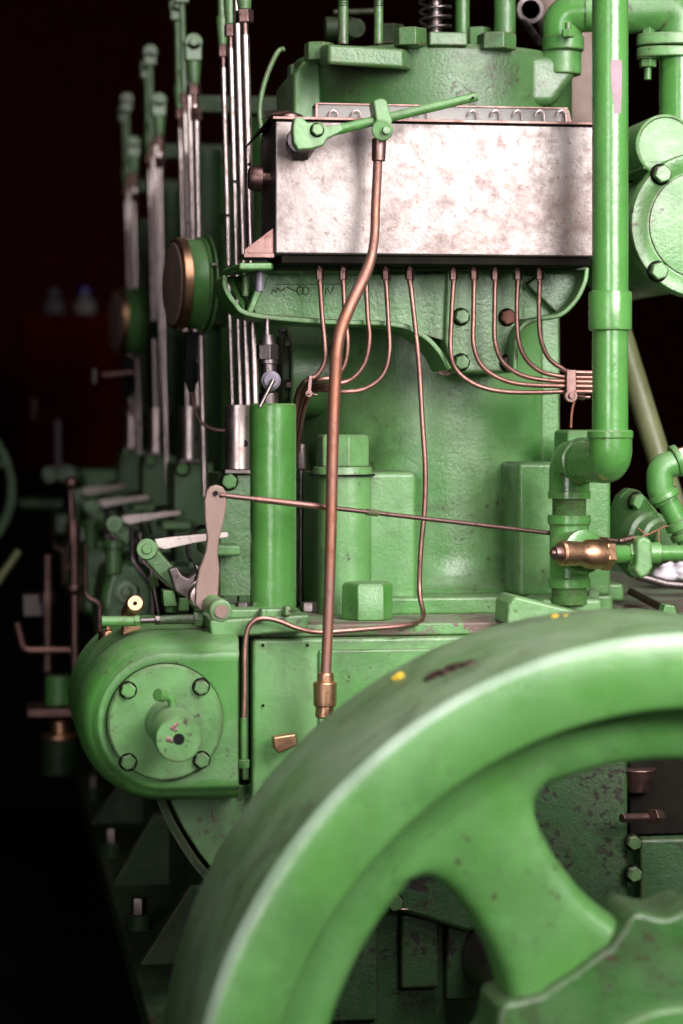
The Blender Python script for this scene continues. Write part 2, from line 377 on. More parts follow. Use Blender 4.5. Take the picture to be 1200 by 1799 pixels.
m = M(); m.cyl(V(fc.x-.03, 4.47, fc.z), V(fc.x-.015, 4.47, fc.z), .07); obj('inspection_cover', m, GD, c1, bevel=.004)
for a in range(6):
    t = a*math.pi/3+.3; bolt(c1, V(fc.x-.015, 4.47+.078*math.cos(t), fc.z+.078*math.sin(t)), V(-1,0,0), .009, SD, False)
# blemish and weld runs of old paint on the barrel
# ------------------------------------------------------------------ cylinder head
hz0 = zpix(212, 4.27); hz1 = zpix(76, 4.27); HR = .268
hd = thing('cylinder_head', 'green cylinder head with rounded front and big bolts, topmost on the nearest cylinder', 'cylinder head', (CX, CY, hz0), 'heads on the cylinders')
m = M(); m.lathe([(HR, 0), (HR, hz1-hz0-.01), (HR-.008, hz1-hz0)], V(CX, CY, hz0+.001), UP, 128); obj('casting', m, GM, hd)
m = M(); a = P(562, 120, 4.30); b = P(718, 80, 4.30)
m.prism([P(562,80,4.32), P(575,78,4.22), P(710,86,4.215), P(722,92,4.26), P(722,84,4.5), P(575,80,4.5)], -UP*.036); obj('ledge', m, GM, hd, bevel=.008, seg=4)
m = M(); m.pprism([(515,130),(535,105),(562,100),(566,212),(515,212)], 4.4, .25); obj('corner_lug', m, G, hd, bevel=.006)
m = M(); m.pprism([(925,98),(1020,96),(1016,128),(975,186),(925,186)], 4.31, .2); obj('outlet_lug', m, GM, hd, bevel=.018, seg=5)
pc = P(988, 80, 4.33)
m = M(); m.lathe([(S(36,4.3),0),(S(36,4.3),.045)], V(pc.x, 4.34, P(988,128,4.3).z), UP, 40); obj('outlet_boss', m, G, hd, bevel=.004)
for (x, y0, y1, Y, r, mt) in ((565,72,104,4.33,28,GM),(726,46,78,4.22,30,GM),(880,54,84,4.24,36,GM),(846,46,78,4.42,24,GM),(690,40,76,4.5,26,GD),(527,112,140,4.5,20,GM)):
    nut(hd, x, y0, y1, Y, r, mt, .15, washer=False)
m = M(); m.pbox(754, 57, 822, 80, 4.26, .1); obj('valve_plate', m, GM, hd, bevel=.004)
for x, y0, r in ((603, -40, 9), (665, -40, 8)):
    c = P(x, 78, 4.32); t = P(x, y0, 4.32); m = M(); m.cyl(c, V(c.x, c.y, t.z), S(r,4.3)); sd = obj('stud', m, GM, hd)
    m = M()
    for k in range(14):
        zz = P(x, 12-k*4, 4.32).z; m.lathe([(S(r,4.3),0),(S(r+1.2,4.3),.001),(S(r,4.3),.002)], V(c.x, c.y, zz), UP, 16)
    obj('thread', m, SD, sd)
sp0 = P(770, 58, 4.3); m = M(); pts = []
for k in range(241):
    t = k/24*2*math.pi; pts.append(V(sp0.x+S(27,4.3)*math.cos(t), 4.33+S(27,4.3)*math.sin(t), sp0.z + k/24*.0175))
m.tube(pts, .0028, 8); obj('valve_spring', m, SD, hd)
m = M(); m.cyl(V(sp0.x, 4.33, sp0.z), V(sp0.x, 4.33, sp0.z+.3), S(12,4.3)); obj('valve_stem', m, SD, hd)
m = M(); c = P(887, 60, 4.4); m.cyl(c, c+UP*.3, S(19,4.4)); obj('guide_tube', m, GM, hd)
m = M(); c = P(812, 75, 4.45); m.cyl(c, c+UP*.3, S(13,4.4)); obj('rocker_post', m, GM, hd)
m = M(); c = P(570, 50, 4.8); m.cyl(c, c+V(.06,0,0), S(20,4.8)); m.cyl(P(625,50,4.7), P(625,50,4.75), S(17,4.7)); m.cyl(P(585,22,4.8), P(660,20,4.8), S(5,4.8)); obj('rocker_shaft', m, GD, hd, bevel=.003)
m = M(); m.tube(fillet([P(915,20,4.8),P(915,30,4.6),P(950,75,4.5)], .02), S(6,4.6)); obj('ring_pipe', m, SD, hd)
m = M(); c = P(928, 20, 4.6); m.lathe([(S(20,4.6),0),(S(24,4.6),.003),(S(24,4.6),.02),(S(17,4.6),.022),(S(17,4.6),.0)], c, YM, 32); obj('eye_ring', m, SD, hd)
# cylinders farther down the row with their own heads
ww = ['second', 'third', 'fourth']
for k in (1, 2, 3):
    c = thing('engine_cylinder', 'green cylinder in shade, %s from the front behind the upright rods' % ww[k-1], 'engine cylinder', (CX, CY+k, zt+.022), 'cylinders standing in a row on the bed')
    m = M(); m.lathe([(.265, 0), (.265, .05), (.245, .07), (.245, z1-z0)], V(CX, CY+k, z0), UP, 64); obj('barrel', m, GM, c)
    m = M(); q = V(CX-.34, CY+k-.05, z0); m.cyl(q, q+UP*.95, .035); m.cyl(q+UP*.55, q+UP*.6, .05); obj('side_column', m, GD, c, bevel=.004)
    c = thing('cylinder_head', 'green cylinder head in shade on the %s cylinder from the front' % ww[k-1], 'cylinder head', (CX, CY+k, hz0), 'heads on the cylinders')
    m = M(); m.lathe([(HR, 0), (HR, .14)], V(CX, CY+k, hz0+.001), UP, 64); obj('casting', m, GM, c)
    m = M(); m.box((CX-.36, CY+k-.05, hz1+.02), (CX-.1, CY+k+.02, hz1+.06)); obj('rocker_shaft', m, GD, c, bevel=.004)
# ------------------------------------------------------------------ flywheel
fw = P(1220, 2010, 2.9); FR = .632
whl = thing('flywheel', 'big green spoked wheel in the foreground, blurred, with chipped dusty rim', 'flywheel', (fw.x, 3.1, fw.z))
def FY(Y): return V(fw.x, Y, fw.z)
k_ = FR/885
m = M(); n = 256; u, v = V(1,0,0), V(0,0,1)
def wring(r, Y): return m.ring(FY(Y), u, v, r, n)
prof = [(.0,0)]
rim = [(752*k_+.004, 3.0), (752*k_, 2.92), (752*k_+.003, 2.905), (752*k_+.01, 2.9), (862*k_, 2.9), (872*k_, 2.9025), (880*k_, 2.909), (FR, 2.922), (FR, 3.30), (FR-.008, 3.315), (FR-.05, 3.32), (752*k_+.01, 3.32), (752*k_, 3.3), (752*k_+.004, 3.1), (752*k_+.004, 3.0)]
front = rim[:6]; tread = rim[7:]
m.skin([wring(r, Y) for r, Y in rim[5:8]], False, False); obj('rim_edge', m, GE, whl, ang=80, label='outer edge of the rim, its highlight painted in a pale colour'); m = M()
m.skin([wring(r, Y) for r, Y in front], False, False); obj('rim', m, GW, whl, ang=60)
m = M(); m.skin([wring(r, Y) for r, Y in tread], False, False)
trd = obj('rim_tread', m, GR, whl, ang=60, label='dusty outer face of the rim, chipped to red primer')
# web ring + spokes (rounded section), built from an outline with six windows
ro, ri = 632*k_*1.0, 385*k_
m = M(); 
web = [(752*k_+.004, 2.992), (690*k_, 2.992), (662*k_, 2.998), (646*k_, 3.012), (640*k_, 3.04), (640*k_, 3.12), (656*k_, 3.16), (752*k_+.004, 3.17)]
m.skin([wring(r, Y) for r, Y in web], False, False); obj('web_ring', m, GW, whl, ang=70)
for s_ in range(6):
    ang = math.radians(90 + 33.8 + 60*s_)
    d = V(math.cos(ang), 0, math.sin(ang)); t = V(-math.sin(ang), 0, math.cos(ang))
    m = M(); rings = []
    stations = [(325*k_, 140*k_), (362*k_, 126*k_), (400*k_, 108*k_), (450*k_, 96*k_), (520*k_, 91*k_), (575*k_, 96*k_), (605*k_, 105*k_), (625*k_, 117*k_), (640*k_, 136*k_), (652*k_, 170*k_), (664*k_, 215*k_), (690*k_, 230*k_)]
    for r, hw in stations:
        ring = []
        for i in range(28):
            a = 2*math.pi*i/28; ca, sa = math.cos(a), math.sin(a)
            e = .42
            ox = math.copysign(abs(ca)**e, ca)*hw; oy = math.copysign(abs(sa)**e, sa)*.063
            ring.append(m.b.verts.new(FY(3.052) + d*math.sqrt(max(r*r - (ox*.9)**2, (r*.8)**2)) + t*ox + V(0, oy, 0)))
        rings.append(ring)
    m.skin(rings); obj('spoke', m, GW, whl, ang=50)
# hub: star shaped clamp plate plus centre boss
m = M(); pts = []
key = [(0,338),(12,345),(16,362),(21,392),(30,374),(39,392),(44,362),(48,345),(60,338)]
for i in range(180):
    q = i*2 % 60
    for (a0, r0), (a1, r1) in zip(key, key[1:]):
        if a0 <= q <= a1: f = (q-a0)/(a1-a0); f = f*f*(3-2*f); rr_ = (r0 + (r1-r0)*f)*k_
    a = math.radians(90+33+i*2); pts.append(FY(2.975) + V(math.cos(a)*rr_, 0, math.sin(a)*rr_))
m.prism(pts, V(0, .12, 0)); obj('hub', m, GM, whl, bevel=.012, seg=4, ang=50)
m = M(); m.lathe([(.156, 0), (.156, .02), (.150, .026)], FY(2.976), YM, 96); obj('hub_cap', m, G, whl)
m = M(); m.cyl(FY(2.94), FY(3.0), .09, n=64); m.cyl(FY(3.1), FY(3.99), .08, n=64); obj('crankshaft', m, SD, whl, bevel=.004)
# yellow paint flecks on the tread
def on_tread(angdeg, Y, r=FR): a = math.radians(angdeg); return FY(Y) + V(math.cos(a)*r, 0, math.sin(a)*r)
for (a0, Y0, n_) in ((120.0, 3.235, 9), (97.7, 3.27, 5)):
    m = M()
    for k in range(n_):
        c = on_tread(a0+random.uniform(-.9,.9), Y0+random.uniform(-.02,.02), FR-.001); m.ball(c, random.uniform(.004,.008), 10, (1,1.2,.5))
    obj('yellow_fleck', m, YE, whl)
m = M()
for k in range(70):
    f = k/69; c = on_tread(117.5-5.2*f+random.uniform(-.4,.4), 3.115-.03*f+random.uniform(-.014,.014), FR-.0015); m.ball(c, random.uniform(.003,.010), 8, (1.2,1.5,.45))
obj('rust_patch', m, SR, whl)
# ------------------------------------------------------------------ round end housing of the camshaft
h0 = P(290, 1268, 3.9); hs = thing('camshaft_housing', 'round green end housing with bolted disc cover and stub shaft, lower left of the engine', 'gear housing', (h0.x, 4.05, h0.z-.14))
def HP(x, y, Y): return V(h0.x+x, Y, h0.z+y)
R0 = .137
def outline(R, xr, n=48):
    o = []
    for i in range(n+1):
        a = math.pi/2 + math.pi*i/n*1.0; o.append((R*math.cos(a), R*math.sin(a)))
    o += [(xr, -R), (xr, R)]; return o
m = M(); rings = []
xr = P(412,1200,4.0).x - h0.x
for R, Y in ((.094, 3.905), (.105, 3.902), (.110, 3.905), (.114, 3.915), (.120, 3.918), (.130, 3.935), (.136, 3.96), (.139, 3.995), (.139, 4.3)):
    rings.append([m.b.verts.new(HP(x, y, Y)) for x, y in outline(R, xr - max(0,(.139-R))*.1)])
m.skin(rings); obj('casing', m, G, hs, ang=50)
m = M(); m.lathe([(.0935, 0), (.0935, .012), (.090, .0155)], HP(0, 0, 3.90), YM, 96); cv = obj('disc_cover', m, GL, hs)
m = M(); m.lathe([(.0948, 0), (.0948, .003)], HP(0, 0, 3.9015), YM, 96); obj('gasket', m, GRM, hs)
for x, y in ((225,1213),(353,1207),(225,1339),(354,1335)):
    bolt(hs, P(x, y, 3.885), YM, S(13.5, 3.885), GL, True)
m = M(); m.lathe([(S(41,3.9),0),(S(39,3.9),.01),(S(38,3.9),.03),(S(38,3.9),.2),(S(36.5,3.9),.203)], HP(.004, 0, 3.888), YM, 64); st_ = obj('stub_shaft', m, GL, hs)
c = HP(.004, 0, 3.888-.203); m = M(); m.cyl(c+V(0,.02,0), c-V(0,.0008,0), S(10,3.7)); obj('centre_hole', m, BK, st_)
m = M()
for dx, dz, r in ((-.010,.017,.004),(-.006,.020,.004),(-.005,.014,.0035),(-.016,.000,.0045),(-.011,-.003,.0035),(-.002,.023,.003)): m.ball(c+V(dx,0,dz), r, 10, (1,.12,1))
obj('rust_patch', m, SR, st_)
m = M(); m.tube(fillet([P(303,1254,3.80), P(303,1224,3.80), P(278,1222,3.79)], .018), S(8,3.8), 14); m.cyl(P(287,1223,3.795), P(277,1221,3.785), S(11,3.8)); obj('grease_elbow', m, G, hs, bevel=.001)
# ------------------------------------------------------------------ oil box bracket
br = thing('oil_box_bracket', 'green cast bracket with curved lower rim carrying the tin oil box', 'bracket', (P(650,560,4.2).x, 4.25, P(650,650,4.2).z))
m = M(); m.pprism([(425,482),(1010,482),(985,556),(908,562),(908,600),(786,600),(745,588),(690,566),(560,560),(450,552)], 4.17, .014); obj('web', m, GC, br)
path = [(396,484),(396,505),(412,532),(442,553),(560,565),(690,570),(740,588),(770,615),(790,650)]
def rimstrip(path, Y0, Y1, th=.009):
    m = M(); pts = smooth([P(x, y, Y0) for x, y in path], 8)
    rings = []
    for i, p in enumerate(pts):
        a = pts[max(i-1,0)]; b = pts[min(i+1,len(pts)-1)]; t = (b-a).normalized(); nn = V(t.z, 0, -t.x)
        rings.append([m.b.verts.new(q) for q in (p+nn*th/2, p-nn*th/2, p-nn*th/2+V(0,Y1-Y0,0), p+nn*th/2+V(0,Y1-Y0,0))])
    return m.skin(rings)
obj('lower_rim', rimstrip(path, 4.10, 4.24), G, br, bevel=.003, ang=50)
obj('right_rim', rimstrip([(905,655),(908,600),(920,572),(950,560),(985,553),(1012,528),(1028,496),(1032,470)], 4.10, 4.24), G, br, bevel=.003, ang=50)
m = M(); m.pprism([(984,556),(1008,530),(1024,497),(1028,474),(960,474),(925,500)], 4.15, .02); obj('right_cheek', m, GM, br, bevel=.003)
m = M(); m.prism([P(430,466,4.1), P(1030,466,4.1), P(1030,466,4.36), P(400,466,4.3)], -UP*.010); obj('top_flange', m, GD, br, bevel=.003)
m = M(); m.prism([P(392,474,4.12), P(420,462,4.0), P(478,462,4.0), P(486,462,4.2), P(396,474,4.3)], -UP*.012); obj('left_ear', m, G, br, bevel=.004)
m = M(); m.prism([P(394,486,4.12), P(430,548,4.12), P(430,548,4.17), P(432,486,4.24)], V(.004,.02,0)); obj('ear_web', m, G, br)
m = M(); m.prism([P(460,480,4.12), P(430,556,4.12), P(442,556,4.12), P(474,480,4.12)], V(0,.06,0)); obj('ear_rib', m, G, br, bevel=.003)
m = M(); m.pprism([(786,472),(908,472),(908,655),(796,655),(782,600)], 4.155, .14); obj('foot_pad', m, GC, br, bevel=.005, seg=3)
m = M(); m.cyl(P(783,640,4.2), P(783,640,4.26), S(20,4.2)); obj('foot_stud', m, SR, br)
for x, y, mt, lb in ((810,557,G,None),(891,558,RU,'rusty orange bolt of the bracket foot'),(810,637,G,None),(893,638,SD,None)):
    bolt(br, P(x, y, 4.153), YM, S(13.5,4.15), mt, True, lb)
m = M()
for (x, y, r) in ((527,511,5.5),(537,511,5.5)):
    pts = [P(x+r*math.cos(t), y+r*1.3*math.sin(t), 4.1695) for t in [i*math.pi/8 for i in range(17)]]; m.tube(pts, .0012, 6)
m.tube(smooth([P(x, y, 4.1695) for x, y in ((477,518),(480,509),(485,514),(488,506),(494,512),(500,507),(507,505),(513,509),(520,512))], 4), .0012, 6)
m.tube([P(572,517,4.1695),P(573,506,4.1695),P(581,517,4.1695),P(586,505,4.1695)], .0012, 6)
m.tube([P(482,500,4.1695),P(600,500,4.1695)], .0008, 6); obj('cast_lettering', m, GM, br)
m = M(); c = P(456, 492, 4.06); m.cyl(c-UP*.02, c+UP*.06, S(7,4.06)); m.cyl(P(456,478,4.06), P(456,466,4.06), S(13,4.06)); m.hexa(P(456,462,4.06), P(456,448,4.06), S(15,4.06)); obj('clamp_bolt', m, MV, br, bevel=.001)
m = M(); c = P(431,490,4.14); m.cyl(c-UP*.03, c+UP*.004, S(6,4.1)); obj('dowel', m, G, br)
# ------------------------------------------------------------------ tin oil box
BY = 4.0
bx = thing('oil_box', 'rectangular bare tin lubricator box with stained front, under the cylinder head', 'oil box', (P(760,450,BY).x, BY+.1, P(760,450,BY).z))
a = P(483, 447, BY); b = P(1050, 222, BY)
m = M(); m.box((a.x, BY, a.z), (b.x, BY+.2, b.z)); obj('tank', m, SB, bx, bevel=.004, seg=3)
m = M(); m.box((a.x-.004, BY-.006, b.z+.001), (b.x+.004, BY+.206, b.z+.006)); obj('lid', m, SR, bx, bevel=.001)
m = M(); m.prism([V(a.x-.004, BY-.004, b.z+.008), V(a.x-.032, BY+.1, b.z-.03), V(a.x-.03, BY+.2, b.z-.03), V(a.x+.02, BY+.2, b.z+.02), V(a.x+.03, BY+.05, b.z+.02)], UP*.004); obj('lid_flap', m, SR, bx, bevel=.001)
m = M(); m.lathe([(S(30,4),0),(S(30,4),.008),(S(24,4),.018),(S(8,4),.024)], P(508,222,4.06), UP, 40); obj('filler_cap', m, SR, bx)
m = M(); m.box((a.x+.012, BY+.008, a.z-.014), (b.x-.01, BY+.19, a.z-.0005)); obj('bottom_plate', m, GRM, bx, bevel=.002)
kz = P(455, 312, 4.05).z
m = M(); m.lathe([(S(14,4),0),(S(14,4),.012),(S(23,4),.014),(S(23,4),.028),(S(18,4),.036)], V(a.x, 4.07, kz), V(-1,0,0), 40); obj('side_knob', m, SR, bx)
m = M(); m.prism([V(a.x-.001, BY+.01, a.z+.045), V(a.x-.001, BY+.01, a.z+.002), V(a.x-.05, BY+.01, a.z+.002), V(a.x-.05, BY+.01, a.z+.008)], V(0,.004,0)); m.box((a.x-.052, BY+.0, a.z-.006), (a.x-.001, BY+.08, a.z+.0015)); obj('mounting_lug', m, SR, bx, bevel=.001)
# sight glass housing with drip hooks
gx0, gx1 = P(556,0,4.10).x, P(1008,0,4.10).x; gz0, gz1 = b.z+.0065, P(700,186,4.12).z
m = M(); m.box((gx0+.002, 4.102, gz0+.002), (gx1-.012, 4.106, gz1-.003)); obj('glass_panel', m, gm, bx)
m = M(); m.box((gx0, 4.100, gz1-.003), (gx1-.01, 4.15, gz1)); m.box((gx0-.002, 4.100, gz0), (gx0+.003, 4.108, gz1)); m.box((P(727,0,4.1).x, 4.100, gz0), (P(727,0,4.1).x+.0015, 4.1015, gz1))
obj('glass_frame', m, SR, bx, bevel=.0008)
m = M(); m.prism([V(gx1-.02, 4.1, gz1), V(gx1-.008, 4.1, gz1-.004), V(gx1, 4.1, gz0), V(gx1-.02, 4.1, gz0)], V(0,.05,0)); obj('glass_end', m, PK, bx, bevel=.001)
m = M(); m.box((gx0, 4.15, gz0), (gx1-.012, 4.154, gz1)); obj('glass_back', m, plain('cloudy_back', (.11,.13,.095), .4), bx)
for x in (586, 626, 744, 831, 871, 910, 949, 987, 706):
    m = M(); q = [P(x-8, 205, 4.095), P(x-6, 198, 4.095), P(x, 195, 4.095), P(x+6, 199, 4.095), P(x+8, 207, 4.095), P(x+8, 222, 4.095)]
    m.tube(smooth(q, 5), S(2.1,4.1), 8); hk = obj('drip_hook', m, ST, bx)
    m = M(); m.lathe([(S(11,4.1),0),(S(11,4.1),.004),(S(7,4.1),.010)], V(P(x-2,0,4.09).x, 4.09, gz0), UP, 20); obj('drip_cup', m, MV, hk)
for x in (562,603,643,678,720,797,833,870,910,948):
    m = M(); m.cyl(P(x,476,4.08), P(x,459,4.08), S(9,4.08)); m.hexa(P(x,492,4.08), P(x,474,4.08), S(8,4.08), .2, 0); obj('outlet_union', m, SR, bx, bevel=.001)
# crank lever on the front of the box
HY = 3.93
lv = thing('pump_lever', 'green hand lever slanting across the top front of the tin box', 'lever', (P(545,240,HY).x, HY, P(545,270,HY).z))
m = M(); m.cyl(P(530,248,BY+.02), P(528,246,HY+.02), S(24,HY)); obj('shaft_gland', m, SD, lv, bevel=.002)
m = M(); m.hexa(P(528,262,BY-.002), P(528,250,BY-.022), S(26,BY)); obj('gland_nut', m, SD, lv, bevel=.001)
m = M(); m.pprism([(517,207),(532,206),(540,216),(562,214),(574,222),(600,218),(604,230),(576,244),(568,256),(548,262),(524,264),(516,250),(514,225)], HY-.012, .03); obj('clevis', m, GL, lv, bevel=.003, seg=3)
bolt(lv, P(557,229,HY-.012), YM, S(11,HY), GL, True)
m = M(); p0 = P(570,234,HY); p1 = P(838,170,HY-.02); m.cyl(p0, p1, S(9,HY), S(8,HY)); r_ = obj('bar', m, G, lv, bevel=.001)
m = M(); m.cyl(P(831,172,HY-.028), P(831,172,HY-.034), S(2.2,HY)); obj('pin_hole', m, BK, r_)
hg = thing('feed_rod', 'long copper coloured rod hanging from the green lever down to a brass socket', 'rod', (P(575,1190,3.9).x, 3.9, P(575,1250,3.9).z))
m = M(); m.pprism([(655,178),(668,172),(680,176),(690,212),(688,222),(662,222)], HY-.025, .045); obj('hanger_strap', m, GL, hg, bevel=.004, seg=3)
m = M(); m.cyl(P(672,229,HY-.03), P(672,229,HY+.01), S(19,HY)); obj('swivel_boss', m, GL, hg, bevel=.003)
bolt(hg, P(678,230,HY-.031), YM, S(8,HY), GL, False)
m = M(); m.cyl(P(666,244,HY), P(665,284,HY), S(13,HY), S(12,HY)); obj('socket', m, SR, hg, bevel=.002)
pts = smooth([P(664,280,HY), P(660,360,HY), P(657,425,HY-.01), P(645,475,HY-.02), P(612,545,HY-.04), P(594,600,HY-.05), P(588,680,HY-.05), P(584,800,HY-.05), P(581,950,HY-.05), P(577,1080,HY-.05), P(572,1190,HY-.05)], 8)
L = len(pts); m = M(); m.tube(pts, 0, 18, rs=[S(8.2 + 2.6*max(0,min(1,(i-L*.22)/(L*.12))) - 1.5*max(0,min(1,(i-L*.6)/(L*.3))), HY) for i in range(L)]); obj('rod', m, CO, hg)
m = M(); m.cyl(P(572,1182,3.88), P(572,1200,3.88), S(15,3.88)); m.cyl(P(571,1198,3.88), P(571,1242,3.88), S(21,3.88), S(20,3.88)); m.cyl(P(571,1240,3.88), P(569,1262,3.88), S(16,3.88)); obj('brass_socket', m, BR, hg, bevel=.003)
m = M(); m.pprism([(480,1296),(520,1290),(524,1310),(490,1325),(482,1318)], 3.93, .03); obj('brass_tag', m, BR, hg, bevel=.003)
# ------------------------------------------------------------------ thin copper oil pipes
OY = 4.08
left = {'first thin copper pipe from the left under the tin box': [(562,490),(566,555),(571,610),(569,640),(556,660),(535,672),(522,694),(516,740),(512,780)],
 'second thin copper pipe from the left under the tin box': [(603,490),(606,555),(611,600),(606,640),(588,662),(560,668),(541,676),(527,698),(519,745),(515,785)],
 'third thin copper pipe from the left, half behind the slanting rod': [(643,490),(646,555),(649,598),(640,640),(615,668),(580,676),(550,680),(532,704),(523,750),(519,790)],
 'fourth thin copper pipe from the left, lowest in the left bundle': [(678,490),(682,560),(684,620),(672,660),(640,684),(600,689),(555,686),(537,712),(527,756),(523,795)]}
mid_ = [(720,490),(728,560),(736,640),(742,740),(747,820),(746,890),(739,970),(737,1040),(743,1084),(720,1098),(640,1106),(560,1111),(522,1104),(494,1093),(468,1087),(447,1091),(434,1110),(430,1150),(430,1210),(428,1270),(428,1300)]
right = {'fifth thin copper pipe from the right, lowest in the right bundle': [(797,490),(793,560),(792,620),(803,652),(835,676),(880,688),(940,690),(1005,688),(1075,689)],
 'fourth thin copper pipe from the right under the tin box': [(833,490),(832,555),(832,605),(845,641),(875,664),(920,676),(1005,679),(1075,680)],
 'third thin copper pipe from the right, over the grey bolt': [(870,490),(869,550),(870,602),(884,637),(915,659),(955,668),(1005,671),(1075,672)],
 'second thin copper pipe from the right under the tin box': [(910,490),(908,550),(911,598),(925,632),(950,653),(980,661),(1005,663),(1075,664)],
 'first thin copper pipe from the right under the tin box': [(948,490),(947,550),(950,595),(963,628),(985,646),(1005,654),(1075,656)]}
for d, s_ in ((left, -1), (right, 1)):
    for i, (lb, px) in enumerate(d.items()):
        pts = [P(x, y, OY + (0 if j < 3 else min(.02, .004*(j-2))) + (0 if s_ > 0 else .03*max(0, j-5))) for j, (x, y) in enumerate(px)]
        pp = thing('oil_pipe', lb, 'oil pipe', P(*px[0], OY), 'thin copper oil pipes under the tin box')
        m = M(); m.tube(smooth(pts, 8), S(4.3, OY), 12); obj('pipe', m, CU, pp)
        m = M(); m.cyl(P(px[0][0], 478, OY), P(px[0][0], 500, OY), S(6, OY), S(4.6,OY), 16); obj('sleeve', m, CU, pp)
YS = [OY]*8 + [4.04,3.985,3.955,3.94,3.935,3.932,3.93,3.93,3.93,3.93,3.93,3.93]
pp = thing('oil_pipe', 'long thin copper pipe running down the barrel and looping left over the bed edge', 'oil pipe', P(428,1300,3.93), 'thin copper oil pipes under the tin box')
m = M(); m.tube(smooth([P(x, y, Y) for (x, y), Y in zip(mid_, YS)], 8), S(4.6, 4.0), 12); obj('pipe', m, CU, pp)
m = M(); m.cyl(P(720, 478, OY), P(720, 500, OY), S(6, OY), S(4.6,OY), 16); obj('sleeve', m, CU, pp)
m = M(); m.cyl(P(428,1262,3.93), P(428,1335,3.93), S(6,3.93)); m.hexa(P(428,1335,3.93), P(428,1350,3.93), S(11,3.93)); obj('lower_fitting', m, G, pp, bevel=.001)
def clip(x, y0, y1, Y, lb, wpx, tilt=0):
    t = thing('pipe_clip', lb, 'pipe clip', P(x, y1, Y), 'clips on the copper pipe bundles')
    m = M(); m.pprism([(x-wpx, y0), (x+wpx, y0), (x+wpx-tilt, y1), (x-wpx-tilt, y1)], Y-.006, .014); obj('strap', m, SR, t, bevel=.002)
    m = M(); c = P(x-tilt, y1, Y-.01); m.cyl(c+V(0,.012,0), c, S(wpx+2.5,Y)); m.cyl(c, c-V(0,.004,0), S(wpx*.6,Y)); obj('screw', m, SR, t, bevel=.001)
    m = M(); m.hexa(P(x-tilt+wpx, y1, Y+.02), P(x-tilt+wpx*2.6, y1+3, Y+.02), S(wpx*.7,Y)); m.cyl(P(x-tilt+wpx*2.4, y1+2, Y+.02), P(x-tilt+wpx*3.6, y1+2, Y+.02), S(wpx*.4,Y)); obj('nut', m, SR, t)
clip(1004, 650, 696, 4.09, 'broad rusty clip holding the five pipes of the right bundle', 9)
clip(546, 660, 692, 4.08, 'narrow clip holding the four pipes of the left bundle', 4, 3)
# ------------------------------------------------------------------ big vertical water pipe
PY = 3.86; pxc = P(1072, 500, PY).x
wp = thing('water_pipe', 'thick glossy green vertical pipe with collar and double elbow, right of the tin box', 'pipe', (pxc, PY, P(1000,1060,4.0).z))
def PZ(y): return P(1072, y, PY).z
def VZ(y): return V(pxc, PY, PZ(y))
m = M(); m.cyl(VZ(760), VZ(-120), S(32,PY), n=64); obj('pipe', m, GP, wp)
m = M(); m.lathe([(S(33,PY),0),(S(38,PY),.002),(S(38.5,PY),.006),(S(38.5,PY),PZ(512)-PZ(582)-.006),(S(37.5,PY),PZ(512)-PZ(582)-.001),(S(33,PY),PZ(512)-PZ(582))], VZ(582), UP, 64); obj('collar', m, GP, wp)
e1 = P(1070, 812, PY); e2 = P(1000, 812, 4.03)
m = M(); e2 = V(P(1000,812,4.03).x, 4.03, PZ(812))
cen = VZ(812)
pth = fillet([VZ(762), cen+V(0,0,-.0), cen+(e2-cen)*.62], S(34,PY), 14)
m.tube(pth, S(39,PY), 48); obj('elbow', m, GP, wp, ang=60)
m = M(); m.lathe([(S(38,PY),0),(S(41,PY),.003),(S(41,PY),.012),(S(38,PY),.015)], VZ(772), UP, 64); obj('elbow_collar', m, GP, wp)
m = M(); m.cyl(cen+(e2-cen)*.5, e2, S(34,PY), n=48); obj('nipple', m, GP, wp)
m = M(); lowc = V(e2.x, e2.y, PZ(868))
m.tube(fillet([cen+(e2-cen)*.72, e2, lowc], S(28,4), 14), S(36,4.0), 48); obj('lower_elbow', m, GP, wp, ang=60)
dd = (e2-cen).normalized()
m = M(); m.lathe([(S(36,4),0),(S(41,4),.003),(S(41,4),.010),(S(37,4),.013)], cen+(e2-cen)*.62, dd, 48); obj('bead', m, GP, wp)
tx = P(1000, 900, 4.03).x
def TZ(y): return V(tx, 4.03, P(1000, y, 4.03).z)
m = M(); m.lathe([(S(38,4),0),(S(38,4),.012),(S(35,4),.014)], TZ(876), UP, 48); obj('lower_collar', m, GP, wp)
def thread(y0, y1, r, mt, nm='thread'):
    m = M(); z0_, z1_ = TZ(y1).z, TZ(y0).z; n_ = int((z1_-z0_)/.0022); pr = []
    for i in range(n_*2+1): pr.append((S(r if i % 2 else r-1.3, 4), i*(z1_-z0_)/(n_*2)))
    m.lathe(pr, TZ(y1), UP, 40); obj(nm, m, mt, wp, ang=80)
thread(874, 906, 31, GP)
m = M(); h = TZ(905).z-TZ(1032).z
m.lathe([(S(38,4),0),(S(38,4),.014),(S(35,4),.018),(S(35,4),h-.018),(S(38.5,4),h-.014),(S(38.5,4),h)], TZ(1032), UP, 48)
obj('tee', m, GP, wp)
tc = P(1010, 968, 3.99)
m = M(); m.lathe([(S(34,4),-.03),(S(34,4),.02),(S(39,4),.022),(S(39,4),.034),(S(32,4),.036)], tc+V(0,.0,0), V(.25,-1,0), 48); obj('tee_branch', m, GP, wp)
thread(1032, 1062, 32, GP)
m = M(); m.lathe([(S(32.3,PY),0),(S(32.35,PY),PZ(112)-PZ(200))], VZ(202), UP, 64)
